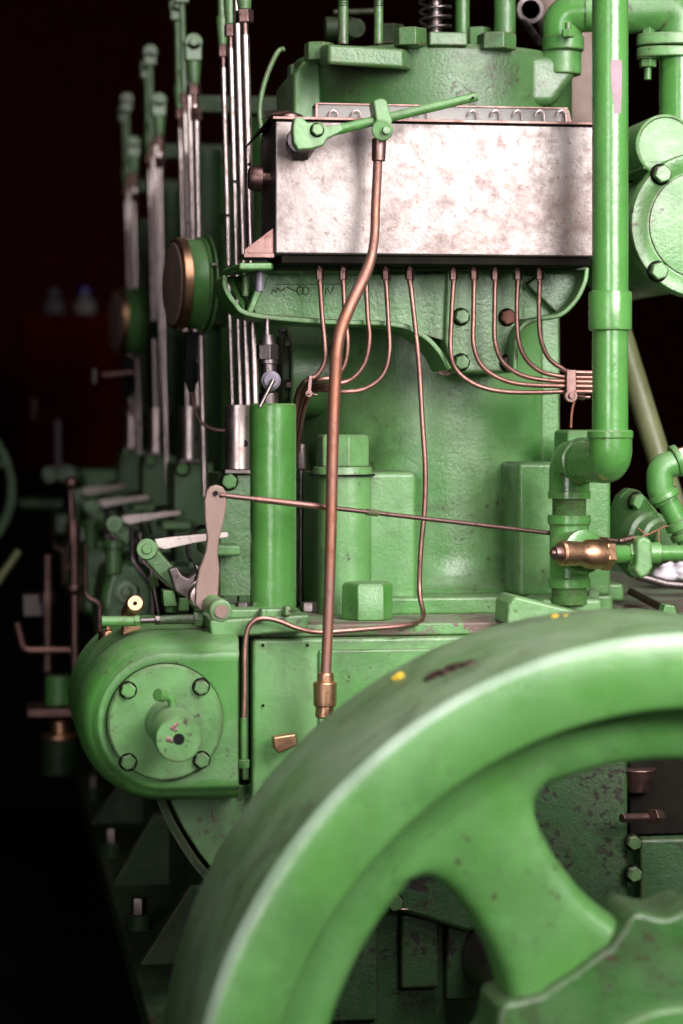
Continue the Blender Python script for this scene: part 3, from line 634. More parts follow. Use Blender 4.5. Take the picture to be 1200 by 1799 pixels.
# scuffed paint patch: a thin plate curved round the pipe
m = M(); rr = S(32.35,PY); vs = []
for j, (z_, a0, a1) in enumerate(((110,-102,-66),(125,-104,-65),(155,-102,-66),(170,-98,-66),(185,-95,-68),(204,-92,-70))):
    vs.append([m.b.verts.new(VZ(z_) + V(math.cos(math.radians(a0+(a1-a0)*i/6))*rr, math.sin(math.radians(a0+(a1-a0)*i/6))*rr, 0)) for i in range(7)])
for A, B in zip(vs, vs[1:]):
    for i in range(6): m.b.faces.new((A[i], A[i+1], B[i+1], B[i]))
obj('scuffed_patch', m, PN, wp, label='pale pinkish scuffed patch high on the pipe')
# bronze valve in front of the tee
bv = thing('drain_valve', 'stubby bronze valve pointing left in front of the green tee', 'valve', P(1030, 1000, 3.93))
m = M(); A = P(968,972,3.9); B = P(1090,975,3.95); ax = (B-A).normalized(); Lb = (B-A).length
m.lathe([(S(5,3.9),0),(S(6,3.9),.006),(S(12,3.9),.006),(S(14,3.9),.012),(S(14,3.9),.018)], A, ax, 24); obj('stem', m, SR, bv)
m = M(); m.lathe([(S(20,3.9),.018),(S(23,3.9),.022),(S(22,3.9),.05),(S(21,3.9),.062),(S(26,3.9),.072),(S(27,3.9),.085),(S(27,3.9),.102)], A, ax, 40); obj('body', m, BR, bv)
m = M(); m.hexa(A+ax*.100, A+ax*.117, S(30,3.9), .3, .05); obj('hex_end', m, BR, bv, bevel=.0015)
sp = thing('side_pipe', 'thin green horizontal pipe with lugged union at the right edge', 'pipe', P(1150, 1000, 3.97))
m = M(); m.cyl(A+ax*.117, P(1104,973,3.96), S(16,3.95)); m.hexa(P(1104,973,3.96), P(1122,973,3.96), S(21,3.95)); obj('threaded_nut', m, G, sp, bevel=.001)
m = M(); m.pprism([(1118,950),(1132,942),(1146,950),(1148,996),(1140,1012),(1126,1018),(1114,1004),(1118,990)], 3.93, .05); obj('union_lug', m, GL, sp, bevel=.006, seg=3)
m = M(); m.cyl(P(1120,972,3.96), P(1160,972,3.96), S(19,3.95)); obj('union', m, G, sp, bevel=.002)
m = M(); m.cyl(P(1150,972,3.96), P(1320,972,3.99), S(14,3.95)); obj('pipe', m, GP, sp)
# long pull rod
rb = thing('pull_rod', 'thin brown steel rod running from the flat lever across the cylinder to the tee', 'rod', P(670, 910, 3.97))
A0, A1 = P(385,870,3.86), P(966,937,4.04)
def lerp(a, b, t): return a + (b-a)*t
m = M(); m.cyl(A0, lerp(A0,A1,.30), S(4.6,3.95)); m.cyl(lerp(A0,A1,.30), A1+(A1-A0)*.22, S(4,3.95)); obj('bar', m, SR, rb)
m = M(); m.cyl(A0, lerp(A0,A1,.09), S(4.2,3.95)); obj('hooked_end', m, SR, rb)
m = M(); m.cyl(lerp(A0,A1,.105), lerp(A0,A1,.31), S(5.6,3.95)); obj('sleeve', m, CU, rb)
pts = []; u_, v_ = frame(A1-A0)
for i in range(120): t = i/10*2*math.pi; pts.append(lerp(A0,A1,.43+.035*i/120) + u_*math.cos(t)*S(5.5,3.95) + v_*math.sin(t)*S(5.5,3.95))
m = M(); m.tube(pts, .0007, 6); obj('wire_coil', m, OL, rb)
# ------------------------------------------------------------------ green post with small tap on top
po = thing('green_post', 'smooth green upright post between the push rods and the cylinder', 'post', P(483, 1070, 4.03))
cx0 = P(480, 900, 4.03).x; rp = S(40, 4.03)
m = M(); m.lathe([(rp*1.0,0),(rp,P(480,712,4).z-P(480,1074,4).z-.003),(rp-.003,P(480,712,4).z-P(480,1074,4).z)], V(cx0, 4.03, P(480,1072,3.99).z), UP, 64); obj('tube', m, GP, po)
m = M(); m.pprism([(367,1090),(545,1080),(540,1112),(480,1114),(372,1124)], 3.955, .18); obj('base_block', m, GL, po, bevel=.005)
m = M(); m.pbox(400, 1070, 500, 1088, 3.96, .12); m.pbox(500,1066,512,1084,3.93,.03); m.pbox(458,1070,470,1088,3.93,.03); obj('base_step', m, GL, po, bevel=.004)
for x, y in ((545,1066),(430,1066)): bolt(po, P(x,y,4.0)+V(0,.02,-.01), UP, S(15,4), SD, False)
tp = thing('post_tap', 'small dark metal tap with grey knob and lever handle on the green post', 'tap', P(472, 712, 4.03))
def tz(x, y, Y=4.03): return P(x, y, Y)
m = M(); m.cyl(tz(472,714), tz(472,690), S(17,4.03)); m.cyl(tz(472,690), tz(472,638), S(13,4.03)); obj('stem', m, SD, tp, bevel=.002)
m = M(); m.cyl(tz(471,640), tz(471,632), S(17,4.03)); m.hexa(tz(470,632), tz(470,606), S(20,4.03), .1, .05); m.cyl(tz(470,607), tz(470,588), S(16,4.03), S(9,4.03)); m.cyl(tz(469,590), tz(469,560), S(6,4.03), S(4,4.03)); obj('hex_body', m, SD, tp, bevel=.001)
m = M(); m.cyl(tz(475,670), P(476,669,3.96), S(17,4.0)); m.cyl(P(476,669,3.975), P(477,669,3.955), S(14,4)); obj('knob', m, MV, tp, bevel=.003)
m = M(); m.cyl(P(480,668,3.95), P(456,716,3.94), S(4.2,3.95), S(3.6,3.95)); obj('handle', m, SD, tp)
# ------------------------------------------------------------------ flat lever with shaft
fl = thing('flat_lever', 'tall flat pinkish steel lever with a pierced head, left of the green post', 'lever', P(370, 1080, 3.84))
m = M(); m.pprism([(363,862),(370,855),(380,852),(392,856),(398,866),(398,890),(393,920),(385,950),(383,975),(386,1000),(384,1045),(378,1062),(352,1074),(343,1062),(344,1030),(350,1000),(361,970),(364,945),(360,915),(359,880)], 3.86, .014); obj('blade', m, PK, fl, bevel=.003, seg=3)
m = M(); m.cyl(P(379,867,3.862), P(379,867,3.856), S(4.5,3.86)); obj('eye', m, BK, fl)
m = M(); m.cyl(P(388,1074,3.78), P(366,1056,3.9), S(17,3.84)); m.cyl(P(388,1074,3.78), P(384,1070,3.82), S(19.5,3.84)); obj('green_collar', m, GL, fl, bevel=.003)
m = M(); q = P(389,1075,3.776); m.cyl(q, q+V(0,.01,0), S(12,3.78)); obj('shaft_end', m, PK, fl, bevel=.001)
sx = P(389,1075,3.776)
rs_ = thing('control_shaft', 'long control shaft running back along the left side of the engine', 'shaft', (sx.x, 5.8, sx.z-.02))
m = M(); m.cyl(V(sx.x, 3.85, sx.z), V(sx.x, 8.0, sx.z), S(14,3.84)); obj('shaft', m, SR, rs_)
m = M(); m.lathe([(S(20,4),0),(S(24,4),.006),(S(24,4),.02),(S(17,4),.024),(S(17,4),.05),(S(23,4),.054),(S(23,4),.07)], V(sx.x, 4.10, sx.z), V(0,1,0), 32); obj('bright_collar', m, ST, rs_)
# lever group on the shaft, one for each cylinder (pin, arm, white tapered finger)
def rel(px, py, Y): return P(px, py, Y)
ca = thing('rocker_arm', 'sharp green arm with round pin head and white tapered finger, nearest of its row', 'arm', (sx.x, 4.3, sx.z), 'arms with white fingers along the control shaft')
AY = 4.28
m = M(); m.obox(P(262,972,AY), P(325,1040,AY), .036, .03, V(0,1,0)); obj('arm', m, GM, ca, bevel=.004)
m = M(); m.cyl(P(258,965,AY-.03), P(262,968,AY+.04), S(18,AY)); m.cyl(P(258,965,AY-.034), P(258,965,AY-.03), S(9,AY)); obj('pin_head', m, G, ca, bevel=.002)
m = M(); m.pprism([(272,948),(300,944),(400,935),(402,944),(340,955),(290,966),(276,962)], AY+.02, .012); obj('finger', m, WH, ca, bevel=.002)
m = M(); m.obox(P(252,982,AY+.02), P(310,1038,AY+.02), .012, .012); obj('back_bar', m, SD, ca)
m = M(); m.pprism([(295,1000),(312,996),(320,1010),(330,1016),(345,1005),(340,990),(352,996),(352,1040),(330,1055),(308,1040)], AY-.06, .03); obj('fork', m, SD, ca, bevel=.004)
m = M(); m.pprism([(286,1038),(306,1038),(312,1066),(288,1066)], AY-.05, .05); m.hexa(P(300,1076,AY-.03), P(300,1064,AY-.03), S(11,AY)); m.pprism([(316,1052),(334,1052),(332,1074),(314,1074)], AY-.07,.03); obj('clamp_lug', m, G, ca, bevel=.003)
rw = ['second', 'third', 'fourth']
m = M(); m.cyl(P(262,985,AY+.05), P(292,1150,AY+.05), S(5,AY)); obj('link_rod', m, SD, ca)
m = M(); m.hexa(P(268,1010,AY+.05), P(272,1032,AY+.05), S(9,AY)); obj('adjusting_nut', m, GM, ca)
m = M(); m.tube(smooth([P(335,985,AY+.1),P(330,960,AY+.12),P(345,930,AY+.15),P(372,925,AY+.2)],5), S(4,AY), 10); obj('fuel_line', m, SD, ca)
for k in (1,2,3): dup(ca, None, (0, k*.98, 0), 'green arm with white finger, %s from the front, blurred' % rw[k-1])
# ------------------------------------------------------------------ push rods and tappets
lean = -.028
xr0 = P(440, 400, 4.3).x; zr0 = P(440, 400, 4.3).z
def rp_(dy, z, Y0=4.3): return V(xr0 + lean*(z-zr0), Y0+dy, z)
zs = P(420, 712, 4.4).z; zsb = P(420, 824, 4.4).z
def zz(u): return H + u/F          # u = pixels above horizon times depth
zh = zz(2950)
def make_rod(dy, r, ztop, kind, label, Y0=4.3):
    t = thing('push_rod', label, 'push rod', rp_(dy, zs, Y0), 'upright push rods')
    zlow = zs - .02 if dy else zs-.02
    m = M(); m.cyl(rp_(dy, zlow, Y0), rp_(dy, ztop, Y0), r, n=24); obj('rod', m, ST, t)
    if kind != 'plain':
        m = M(); m.cyl(rp_(dy, ztop-.005, Y0), rp_(dy, ztop+.03, Y0), r*.8); m.hexa(rp_(dy, ztop+.022, Y0), rp_(dy, ztop+.045, Y0), r*2.1, .3, .1); obj('lock_nut', m, SR, t, bevel=.001)
        m = M(); m.cyl(rp_(dy, ztop+.045, Y0), rp_(dy, ztop+.10, Y0), r*1.5, r*2.2); obj('socket', m, GM, t, bevel=.002)
        if kind == 'clevis':
            c = rp_(dy, ztop+.135, Y0); m = M()
            m.box((c.x-.018, c.y-.02, c.z-.04), (c.x+.018, c.y+.02, c.z)); m.cyl(c-V(0,.02,0), c+V(0,.02,0), .02); cl = obj('clevis', m, GM, t, bevel=.003)
            m = M(); m.cyl(c-V(0,.028,0), c+V(0,.028,0), .010); obj('pin', m, GM, cl, bevel=.002)
        else:
            m = M(); m.cyl(rp_(dy, ztop+.1, Y0), rp_(dy, ztop+.25, Y0), r*1.4, r*1.2); obj('adjuster', m, GM, t)
            c = rp_(dy, ztop+.285, Y0); m = M(); m.box((c.x-.016, c.y-.018, c.z-.035), (c.x+.016, c.y+.018, c.z)); m.cyl(c-V(0,.018,0), c+V(0,.018,0), .019); cl = obj('clevis', m, GM, t, bevel=.003)
            m = M(); m.cyl(c-V(0,.026,0), c+V(0,.026,0), .009); obj('pin', m, GM, cl, bevel=.002)
    return t
zt4 = zz(2.93e3)+.0
R1 = [make_rod(0, .0078, P(432,62,4.3).z, 'clevis', ''), make_rod(.12, .0072, P(415,-60,4.42).z, 'plain', ''),
      make_rod(.24, .0056, P(397,85,4.54).z, 'adjuster', ''), make_rod(.38, .0056, P(385,120,4.68).z, 'adjuster', '')]
for c, dy in ((R1[0], 0),(R1[2], .24),(R1[3], .38)):
    q = P({0:434,.24:399,.38:390}[dy], {0:290,.24:320,.38:379}[dy], 4.3+dy)
    q = rp_(dy, q.z); r = .0078 if dy == 0 else .0056
    m = M(); m.cyl(q+V(0,-r-.0006,0), q+V(0,-r+.004,0), .0032); obj('oil_hole', m, BK, c)
nm = ['right front', 'second', 'third', 'rearmost']
g_ = ['nearest', 'second', 'third', 'farthest']
for i, r in enumerate(R1): r['label'] = ['thickest bright steel rod with hex nut, nearest and right in the nearest cluster','long plain steel rod without nut, second in the nearest cluster','thin steel rod with small hex nut, third in the nearest cluster','thin steel rod at the left of the nearest cluster, with low hex nut'][i]
for k in (1,2,3):
    for i, r in enumerate(R1):
        if i == 1 and k == 3: continue
        dup(r, None, (0, .99*k, 0), 'steel rod, %s of the four in the %s cluster from the front' % (['front', 'second', 'third', 'rear'][i], ['', 'second', 'third', 'fourth'][k]))
# tappet sleeve and guide block below each cluster
tg = thing('tappet_guide', 'bright steel sleeve with oil hole on green guide block, left of the green post', 'tappet guide', rp_(.1, zb+.03), 'tappet guides under the rods')
cc = rp_(.07, zs); cb = rp_(.07, zsb); cc.x = cb.x = P(421,760,4.35).x; cc.y = cb.y = 4.37
m = M(); m.cyl(V(cb.x,cb.y,cb.z), V(cc.x,cc.y,cc.z), S(23,4.35), n=40); obj('sleeve', m, ST, tg, bevel=.001)
m = M(); q = P(432,780,4.33); q.y = cc.y-S(22,4.3); m.cyl(q, q+V(0,.01,0), S(6,4.3)); obj('oil_hole', m, BK, tg)
m = M(); m.pbox(396, 826, 446, 832, 4.34, .1); obj('seat_ring', m, SD, tg)
m = M(); m.pbox(384, 833, 470, 1062, 4.36, .2); obj('guide_block', m, GM, tg, bevel=.005)
bolt(tg, P(402,846,4.355), YM, S(14,4.35), G, True)
m = M(); m.pbox(360, 958, 424, 978, 4.28, .16); obj('shelf', m, GL, tg, bevel=.005)
m = M(); m.pbox(340, 1056, 445, 1075, 4.22, .2); obj('foot', m, GM, tg, bevel=.004)
for x in (383, 428): bolt(tg, P(x,1060,4.2), UP, S(12,4.2), GM, False)
for k in (1,2,3): dup(tg, None, (0, .98*k, 0), 'steel sleeve and green guide block under the %s rod cluster from the front' % ['', 'second', 'third', 'fourth'][k])
# thin side rods to the white fingers
sr = thing('side_rod', 'thin steel rod going down beside the second sleeve, below the pressure gauge', 'rod', P(360,880,5.1), 'thin rods meeting the white fingers')
m = M(); m.cyl(P(360,872,5.05), P(345,210,5.05), S(6,5.05)); obj('rod', m, ST, sr)
m = M(); m.hexa(P(345,212,5.05), P(344,190,5.05), S(11,5.05)); obj('nut', m, SR, sr)
for k in (1,2): dup(sr, None, (0, .98*k, 0), 'thin steel rod going down beside the %s sleeve from the front' % ['', 'third', 'fourth'][k])
# ------------------------------------------------------------------ pressure gauges
gc = P(354, 500, 4.80); ga = (V(-1, -.16, 0)).normalized()
def gauge(t_label):
    t = thing('pressure_gauge', t_label, 'gauge', gc - UP*.1, 'round gauges beside the rods')
    R = S(80, 4.8)
    m = M(); m.lathe([(R*.8,-.005),(R*1.02,.0),(R*1.03,.004),(R*.97,.007),(R*.96,.036),(R*.97,.038)], gc, ga, 64); obj('case', m, G, t)
    m = M(); m.lathe([(R*.97,.037),(R*1.0,.039),(R*1.0,.054),(R*.96,.058),(R*.88,.059)], gc, ga, 64); obj('bezel', m, BR, t)
    m = M(); m.lathe([(R*.90,.058),(R*.86,.061),(R*.3,.062)], gc, ga, 64); obj('dial_glass', m, DG, t)
    m = M(); m.lathe([(R*1.07,-.010),(R*1.07,-.006)], gc, ga, 64); fl_ = obj('back_flange', m, G, t, bevel=.001)
    for a in (80, 200, 320):
        u, v = frame(ga); q = gc + (u*math.cos(math.radians(a))+v*math.sin(math.radians(a)))*R*1.05
        m = M(); m.cyl(q+ga*-.008, q+ga*.004, .005); obj('screw', m, SD, fl_)
    m = M(); c = P(335, 592, 4.8); m.box((c.x-.012, c.y-.014, P(335,636,4.8).z), (c.x+.012, c.y+.014, c.z+.01)); obj('plug', m, BK, t, bevel=.002)
    m = M(); m.hexa(P(336,672,4.8), P(336,636,4.8), S(13,4.8)); m.cyl(P(337,690,4.8), P(336,670,4.8), S(6,4.8), S(10,4.8)); obj('cable_gland', m, BK, t, bevel=.001)
    m = M(); m.tube(smooth([P(337,688,4.8), P(341,712,4.8), P(352,740,4.8), P(372,754,4.8), P(398,758,4.8)], 8), S(3,4.8), 10); obj('cable', m, SR, t)
    return t
g1 = gauge('large green and brass round gauge seen edge-on, with black cable plug below')
g2 = dup(g1, None, (-.0, 1.95, 0), 'smaller blurred round gauge farther back, beside the red cabinet')
# tap under the far gauge
gt = thing('gauge_tap', 'blurred small tap sticking out left under the farther gauge', 'tap', P(225, 670, 6.6))
m = M(); m.cyl(P(235,655,6.6), P(180,660,6.6), S(5,6.6)); m.ball(P(220,656,6.6), S(7,6.6)); m.ball(P(195,659,6.6), S(6,6.6)); obj('stem', m, SR, gt)
m = M(); m.box(tuple(P(163,675,6.6)), tuple(P(170,648,6.6)+V(0,.02,0))); obj('knob', m, SD, gt, bevel=.003)
# ------------------------------------------------------------------ little parts above the round housing
gr = thing('linkage_rod', 'short green turnbuckle rod lying level above the round housing', 'rod', P(265, 1100, 4.05))
m = M(); m.cyl(P(178,1092,4.0), P(236,1092,4.0), S(9,4)); m.hexa(P(236,1092,4.0), P(246,1091,4.0), S(11,4)); obj('barrel', m, G, gr, bevel=.001)
m = M(); m.cyl(P(246,1091,4.0), P(275,1090,4.0), S(5,4)); m.hexa(P(272,1090,4.0), P(281,1090,4.0), S(9,4)); obj('thread', m, SD, gr, bevel=.001)
m = M(); m.cyl(P(280,1090,4.0), P(342,1088,4.0), S(7.5,4), S(8.5,4)); m.hexa(P(340,1088,4.0), P(355,1088,4.0), S(14,4)); obj('fork_end', m, GM, gr, bevel=.001)
bc = thing('brass_cock', 'small brass nozzle pointing at the viewer above the green turnbuckle', 'cock', P(225,1115,4.1))
m = M(); m.cyl(P(226,1078,4.14), P(237,1061,4.0), S(13,4.05), S(16,4.0)); m.lathe([(S(16,4),0),(S(13,4),.006)], P(237,1061,4.0), (P(237,1061,4.0)-P(226,1078,4.14)), 32); nz = obj('nozzle', m, BR, bc, bevel=.001)
m = M(); q = P(237.5,1060.5,3.993); m.cyl(q+V(0,.004,0), q-V(0,.0012,0), S(3.5,4)); obj('bore', m, BK, nz)
m = M(); m.pbox(216, 1100, 248, 1116, 4.06, .05); m.cyl(P(226,1074,4.12), P(224,1104,4.1), S(9,4.1)); obj('body', m, BR, bc, bevel=.002)
cu = thing('oil_cup', 'small brass oil cup behind the top left of the round housing', 'oil cup', P(190,1130,4.2))
m = M(); m.cyl(P(190,1128,4.2), P(190,1108,4.2), S(17,4.2), n=32); m.cyl(P(190,1108,4.2), P(190,1096,4.2), S(5,4.2)); obj('cup', m, BR, cu, bevel=.002)
m = M(); m.cyl(P(190,1131,4.2), P(190,1127,4.2), S(20,4.2), n=32); m.cyl(P(190,1160,4.2), P(190,1130,4.2), S(12,4.2), n=32); obj('base', m, BR, cu)
# ------------------------------------------------------------------ right hand side: flanged casing and pipework
fd = thing('flanged_casing', 'large round green flange with bolts around its edge, at the right edge', 'flange', P(1235, 530, 4.3))
fcn = P(1231, 396, 4.10); R = S(130, 4.1)
m = M(); m.lathe([(R,-.03),(R,0),(R-.003,.004),(S(104,4.1),.0042),(S(100,4.1),.001),(S(96,4.1),.001),(S(94,4.1),.004),(S(60,4.1),.006)], fcn, YM, 128); obj('disc', m, GC, fd, ang=40)
m = M(); m.lathe([(R*.86,-.5),(R*.86,-.05)], fcn, YM, 96); obj('casing', m, GM, fd)
for a in range(4):
    t = math.radians((130,226,310,50)[a]); q = fcn + V(math.cos(t), 0, math.sin(t))*S(116,4.1) - V(0,.004,0)
    bolt(fd, q, YM, S(16.5,4.1), GC, True)
dr = thing('drum_casing', 'small green drum behind the flanged right-hand pipe, above the large round flange', 'casing', P(1165, 280, 4.4))
m = M(); m.lathe([(S(56,4.2),-.02),(S(56,4.2),.12),(S(51,4.2),.122),(S(50,4.2),.119),(S(30,4.2),.119)], P(1170,256,4.2)+V(0,.12,0), YM, 64); obj('drum', m, GL, dr, bevel=.002)
m = M(); m.hexa(P(1142,284,4.25), P(1142,262,4.25), S(12,4.25)); obj('rusty_bolt', m, RU, dr, bevel=.001, label='red rusty bolt head')
m = M(); m.pbox(1130, 284, 1215, 298, 4.2, .2); obj('ledge', m, GL, dr, bevel=.003)
vp = thing('flanged_pipe', 'green upright pipe with bolted oval flange and elbow, top right corner', 'pipe', P(1192, 270, 4.25))
vx = P(1192, 200, 4.25).x
def VV(y): return V(vx, 4.25, P(1192, y, 4.25).z)
m = M(); m.cyl(VV(266), VV(95), S(34,4.25), n=48); obj('pipe', m, GP, vp)
def oval(y0, y1, mt=GL):
    m = M(); pts = []
    for i in range(48):
        t = 2*math.pi*i/48; pts.append(V(vx + math.cos(t)*S(76,4.25), 4.25 + math.sin(t)*S(42,4.25), VV(y1).z))
    m.prism(pts, UP*(VV(y0).z-VV(y1).z)); return m
obj('lower_flange', oval(86, 104), GL, vp, bevel=.003, ang=40)
obj('upper_flange', oval(62, 83), GL, vp, bevel=.003, ang=40)
bxx = P(1138,100,4.25)
m = M(); m.hexa(V(bxx.x,4.25,VV(62).z), V(bxx.x,4.25,VV(50).z), S(13,4.2)); obj('bolt_head', m, G, vp, bevel=.001)
m = M(); m.hexa(V(bxx.x,4.25,VV(120).z), V(bxx.x,4.25,VV(106).z), S(16,4.2)); m.cyl(V(bxx.x,4.25,VV(142).z), V(bxx.x,4.25,VV(120).z), S(6.5,4.2)); m.cyl(V(bxx.x,4.25,VV(106).z), V(bxx.x,4.25,VV(104).z), S(20,4.2)); obj('flange_bolt', m, G, vp, bevel=.001)
m = M(); m.tube(fillet([VV(62), VV(20)+V(0,0,0), V(P(1085,20,4.28).x, 4.27, VV(22).z)], S(55,4.25), 16), S(38,4.25), 40); obj('elbow', m, G, vp)
hp = thing('cross_pipe', 'green elbow pipe rising from the cylinder head and running behind the thick pipe', 'pipe', P(985, 110, 4.33))
ex = P(988, 70, 4.34).x; zc = P(988,24,4.34).z
m = M(); m.tube(fillet([V(ex,4.34,P(988,74,4.34).z), V(ex,4.34,zc), V(P(1060,24,4.3).x,4.31,zc)], S(38,4.3), 16), S(35,4.34), 40); obj('elbow', m, GP, hp)
m = M(); m.cyl(V(P(1030,24,4.31).x,4.315,zc), V(P(1130,24,4.3).x,4.29,zc), S(33,4.3), n=40); obj('pipe', m, G, hp)
m = M(); pts = []
for i in range(40):
    t = 2*math.pi*i/40; pts.append(V(ex + math.cos(t)*S(37,4.3), 4.335+math.sin(t)*S(44,4.3), P(988,92,4.34).z))
m.prism(pts, UP*(P(988,66,4.34).z-P(988,92,4.34).z)); obj('flange', m, G, hp, bevel=.003)
m = M(); c = P(998,66,4.27); m.hexa(c, P(998,52,4.27), S(12,4.27)); m.cyl(c, P(998,40,4.27), S(6,4.27)); obj('bolt', m, G, hp, bevel=.001)
# big pale pipe behind, top middle
ex2 = thing('exhaust_pipe', 'dusty brown exhaust pipe in the shade behind the green elbow', 'pipe', P(960, 200, 5.1))
m = M(); m.tube(smooth([P(940,-60,4.9), P(985,20,4.9), P(1010,120,4.95), P(1020,260,5.0)],8), S(46,4.9), 32); obj('pipe', m, plain('dusty_lagging', (.30,.22,.19), .8), ex2)
dp = thing('slanting_pipe', 'blurred olive green pipe slanting down to the right behind the thick pipe', 'pipe', P(1165, 900, 4.8))
m = M(); m.cyl(P(1082,560,4.85), P(1195,925,4.75), S(21,4.8), n=32); obj('pipe', m, OL, dp)
# triangular flange and elbow at lower right
tf = thing('triangular_flange', 'green three-cornered bolted flange behind the lugged union', 'flange', P(1125, 1010, 4.35))
m = M(); m.prism([P(1076,905,4.35), P(1090,872,4.35), P(1106,858,4.35), P(1124,862,4.33), P(1150,892,4.27), P(1172,922,4.22), P(1168,935,4.22), P(1135,1012,4.25), P(1115,1018,4.28), P(1080,980,4.35)], V(.0,.04,0)); obj('plate', m, GL, tf, bevel=.008, seg=3)
bolt(tf, P(1118,882,4.32), V(.2,-1,0), S(15,4.3), GL, True)
m = M(); m.lathe([(S(52,4.3),0),(S(50,4.3),.03),(S(42,4.3),.034),(S(41,4.3),.06),(S(34,4.3),.064),(S(34,4.3),.09)], P(1128,948,4.30), V(.35,-1,.0), 48); obj('hub', m, GM, tf)
el = thing('elbow_joint', 'green screwed elbow and slanting pipe at the lower right edge', 'elbow', P(1190, 940, 4.1))
m = M(); m.tube(fillet([P(1192,812,4.1), P(1158,822,4.1), P(1160,862,4.1), P(1172,880,4.1)], S(24,4.1), 10), S(24,4.1), 32); obj('elbow', m, G, el)
m = M(); m.lathe([(S(28,4.1),0),(S(29,4.1),.002),(S(29,4.1),.010),(S(25,4.1),.012)], P(1184,812,4.1), P(1200,806,4.1)-P(1184,812,4.1), 40); m.lathe([(S(27,4.1),0),(S(28,4.1),.002),(S(28,4.1),.010),(S(25,4.1),.012)], P(1164,866,4.1), P(1172,884,4.1)-P(1162,862,4.1), 40); obj('elbow_bead', m, G, el)
m = M(); m.hexa(P(1192,808,4.1), P(1222,798,4.1), S(22,4.1)); obj('plug', m, BR, el, bevel=.001)
m = M(); m.cyl(P(1172,880,4.1), P(1208,950,4.1), S(19,4.1), n=32); m.cyl(P(1190,915,4.1), P(1196,928,4.1), S(25,4.1), n=32); m.cyl(P(1199,934,4.1), P(1204,944,4.1), S(25,4.1), n=32); obj('pipe', m, G, el, bevel=.001)
wi = thing('twisted_wire', 'thin reddish twisted wire between the brass valve and the lower elbow', 'wire', P(1130, 945, 3.95))
m = M(); m.tube(smooth([P(1092,950,3.95),P(1108,946,3.95),P(1130,943,3.97),P(1150,934,4.0),P(1172,924,4.05)],6), .0014, 8); m.tube(smooth([P(1136,942,3.97),P(1128,934,3.97),P(1121,928,3.97)],4), .0011, 8); m.tube(smooth([P(1158,930,4.0),P(1157,946,4.0),P(1160,962,4.0)],4), .001, 8); obj('wire', m, RU, wi)
pts = []
for i in range(80): t = i/8*2*math.pi; c = lerp(P(1088,952,3.95), P(1112,946,3.95), i/80); pts.append(c+V(0,math.cos(t)*.005,math.sin(t)*.005))
m = M(); m.tube(pts, .0012, 6); obj('coil', m, SR, wi)
rg = thing('rag', 'crumpled white cloth in the dark at the right edge below the side pipe', 'rag', P(1190, 1015, 4.7))
m = M(); 
for i in range(26): m.ball(P(1172+random.uniform(-8,60), 1004+random.uniform(-12,12), 4.7+random.uniform(-.03,.03)), random.uniform(.008,.018), 12, (1.5,1,.7))
obj('cloth', m, CR, rg)
m = M(); m.tube([P(1120,1012,4.5), P(1170,1026,4.5), P(1330,1040,4.5)], S(8,4.5)); o = obj('grey_bar', m, SD, label='dark steel bar running under the white cloth at the right edge', cat='bar')
hb2 = thing('hanging_wire', 'thin rusty wire hanging below the right pipe clip', 'wire', P(1005, 750, 4.1))
m = M(); m.tube(smooth([P(1012,700,4.12),P(1007,712,4.12),P(1004,730,4.12),P(1003,752,4.12)],5), S(2.2,4.1), 8); obj('wire', m, RU, hb2)
# curved thin pipe left of the head
cp = thing('curved_pipe', 'thin green bent pipe curving over left of the cylinder head', 'pipe', P(458, 250, 4.25))
m = M(); m.tube(smooth([P(500,86,4.3),P(488,92,4.3),P(472,125,4.28),P(460,165,4.26),P(456,200,4.25),P(460,240,4.25),P(462,300,4.25)],8), S(4.5,4.25), 12); obj('pipe', m, GM, cp)
m = M(); m.cyl(P(463,202,4.25), P(485,200,4.3), S(7,4.25)); obj('union', m, SD, cp)
# spare rear bits behind the post: dark pipes
bp = thing('back_pipe', 'dark thin pipe in the shade between the green post and the cylinder', 'pipe', P(530, 1060, 4.4))
m = M(); m.cyl(P(529,1060,4.4), P(529,820,4.4), S(4,4.4)); m.cyl(P(529,825,4.4), P(528,780,4.4), S(11,4.4)); obj('pipe', m, SD, bp, bevel=.002)
# ------------------------------------------------------------------ far left background
rc = thing('red_cabinet', 'dark red cabinet in the far left background with two bottles on it', 'cabinet', P(120, 1000, 10))
a = P(38, 1400, 10); b = P(206, 552, 10)
cz = P(100, 835, 10).z
m = M(); m.box((a.x, 10, cz), (b.x, 10.5, b.z)); obj('body', m, RC, rc, bevel=.01)
m = M(); m.box((a.x+.03, 9.98, cz+.03), (b.x-.03, 9.998, b.z-.05)); dor = obj('door', m, RC, rc, bevel=.006)
m = M(); m.cyl(P(60,700,9.97), P(60,740,9.97), .012); obj('handle', m, SD, dor)
m = M(); m.box((a.x-.8, 9.9, cz-.06), (b.x+.3, 10.8, cz-.001)); wb = thing('shade_block', 'added black block under the dark red cabinet, standing in for the deep shade there', 'backdrop', (a.x, 10.3, 0)); obj('top', m, GRM, wb)  # black block added to stand for the dark below the cabinet
m = M(); m.box((a.x-.7, 9.95, 0), (b.x+.2, 10.7, cz-.062)); obj('front', m, GRM, wb)
def bottle(x, lb, mt, cap, h):
    t = thing('bottle', lb, 'bottle', P(x, 552, 10.1))
    base = V(P(x,552,10.1).x, 10.1, b.z)
    m = M(); m.lathe([(.042,0),(.045,.01),(.045,h*.6),(.02,h*.8),(.018,h)], base, UP, 32); obj('body', m, mt, t)
    m = M(); m.lathe([(.024,0),(.024,h*.3)], base+UP*h*.95, UP, 24); obj('cap', m, cap, t)
bottle(95, 'small greyish bottle on the red cabinet, the left one', GY, GY, .085)
bottle(149, 'white bottle with blue cap on the red cabinet, the right one', CRD, BL, .09)
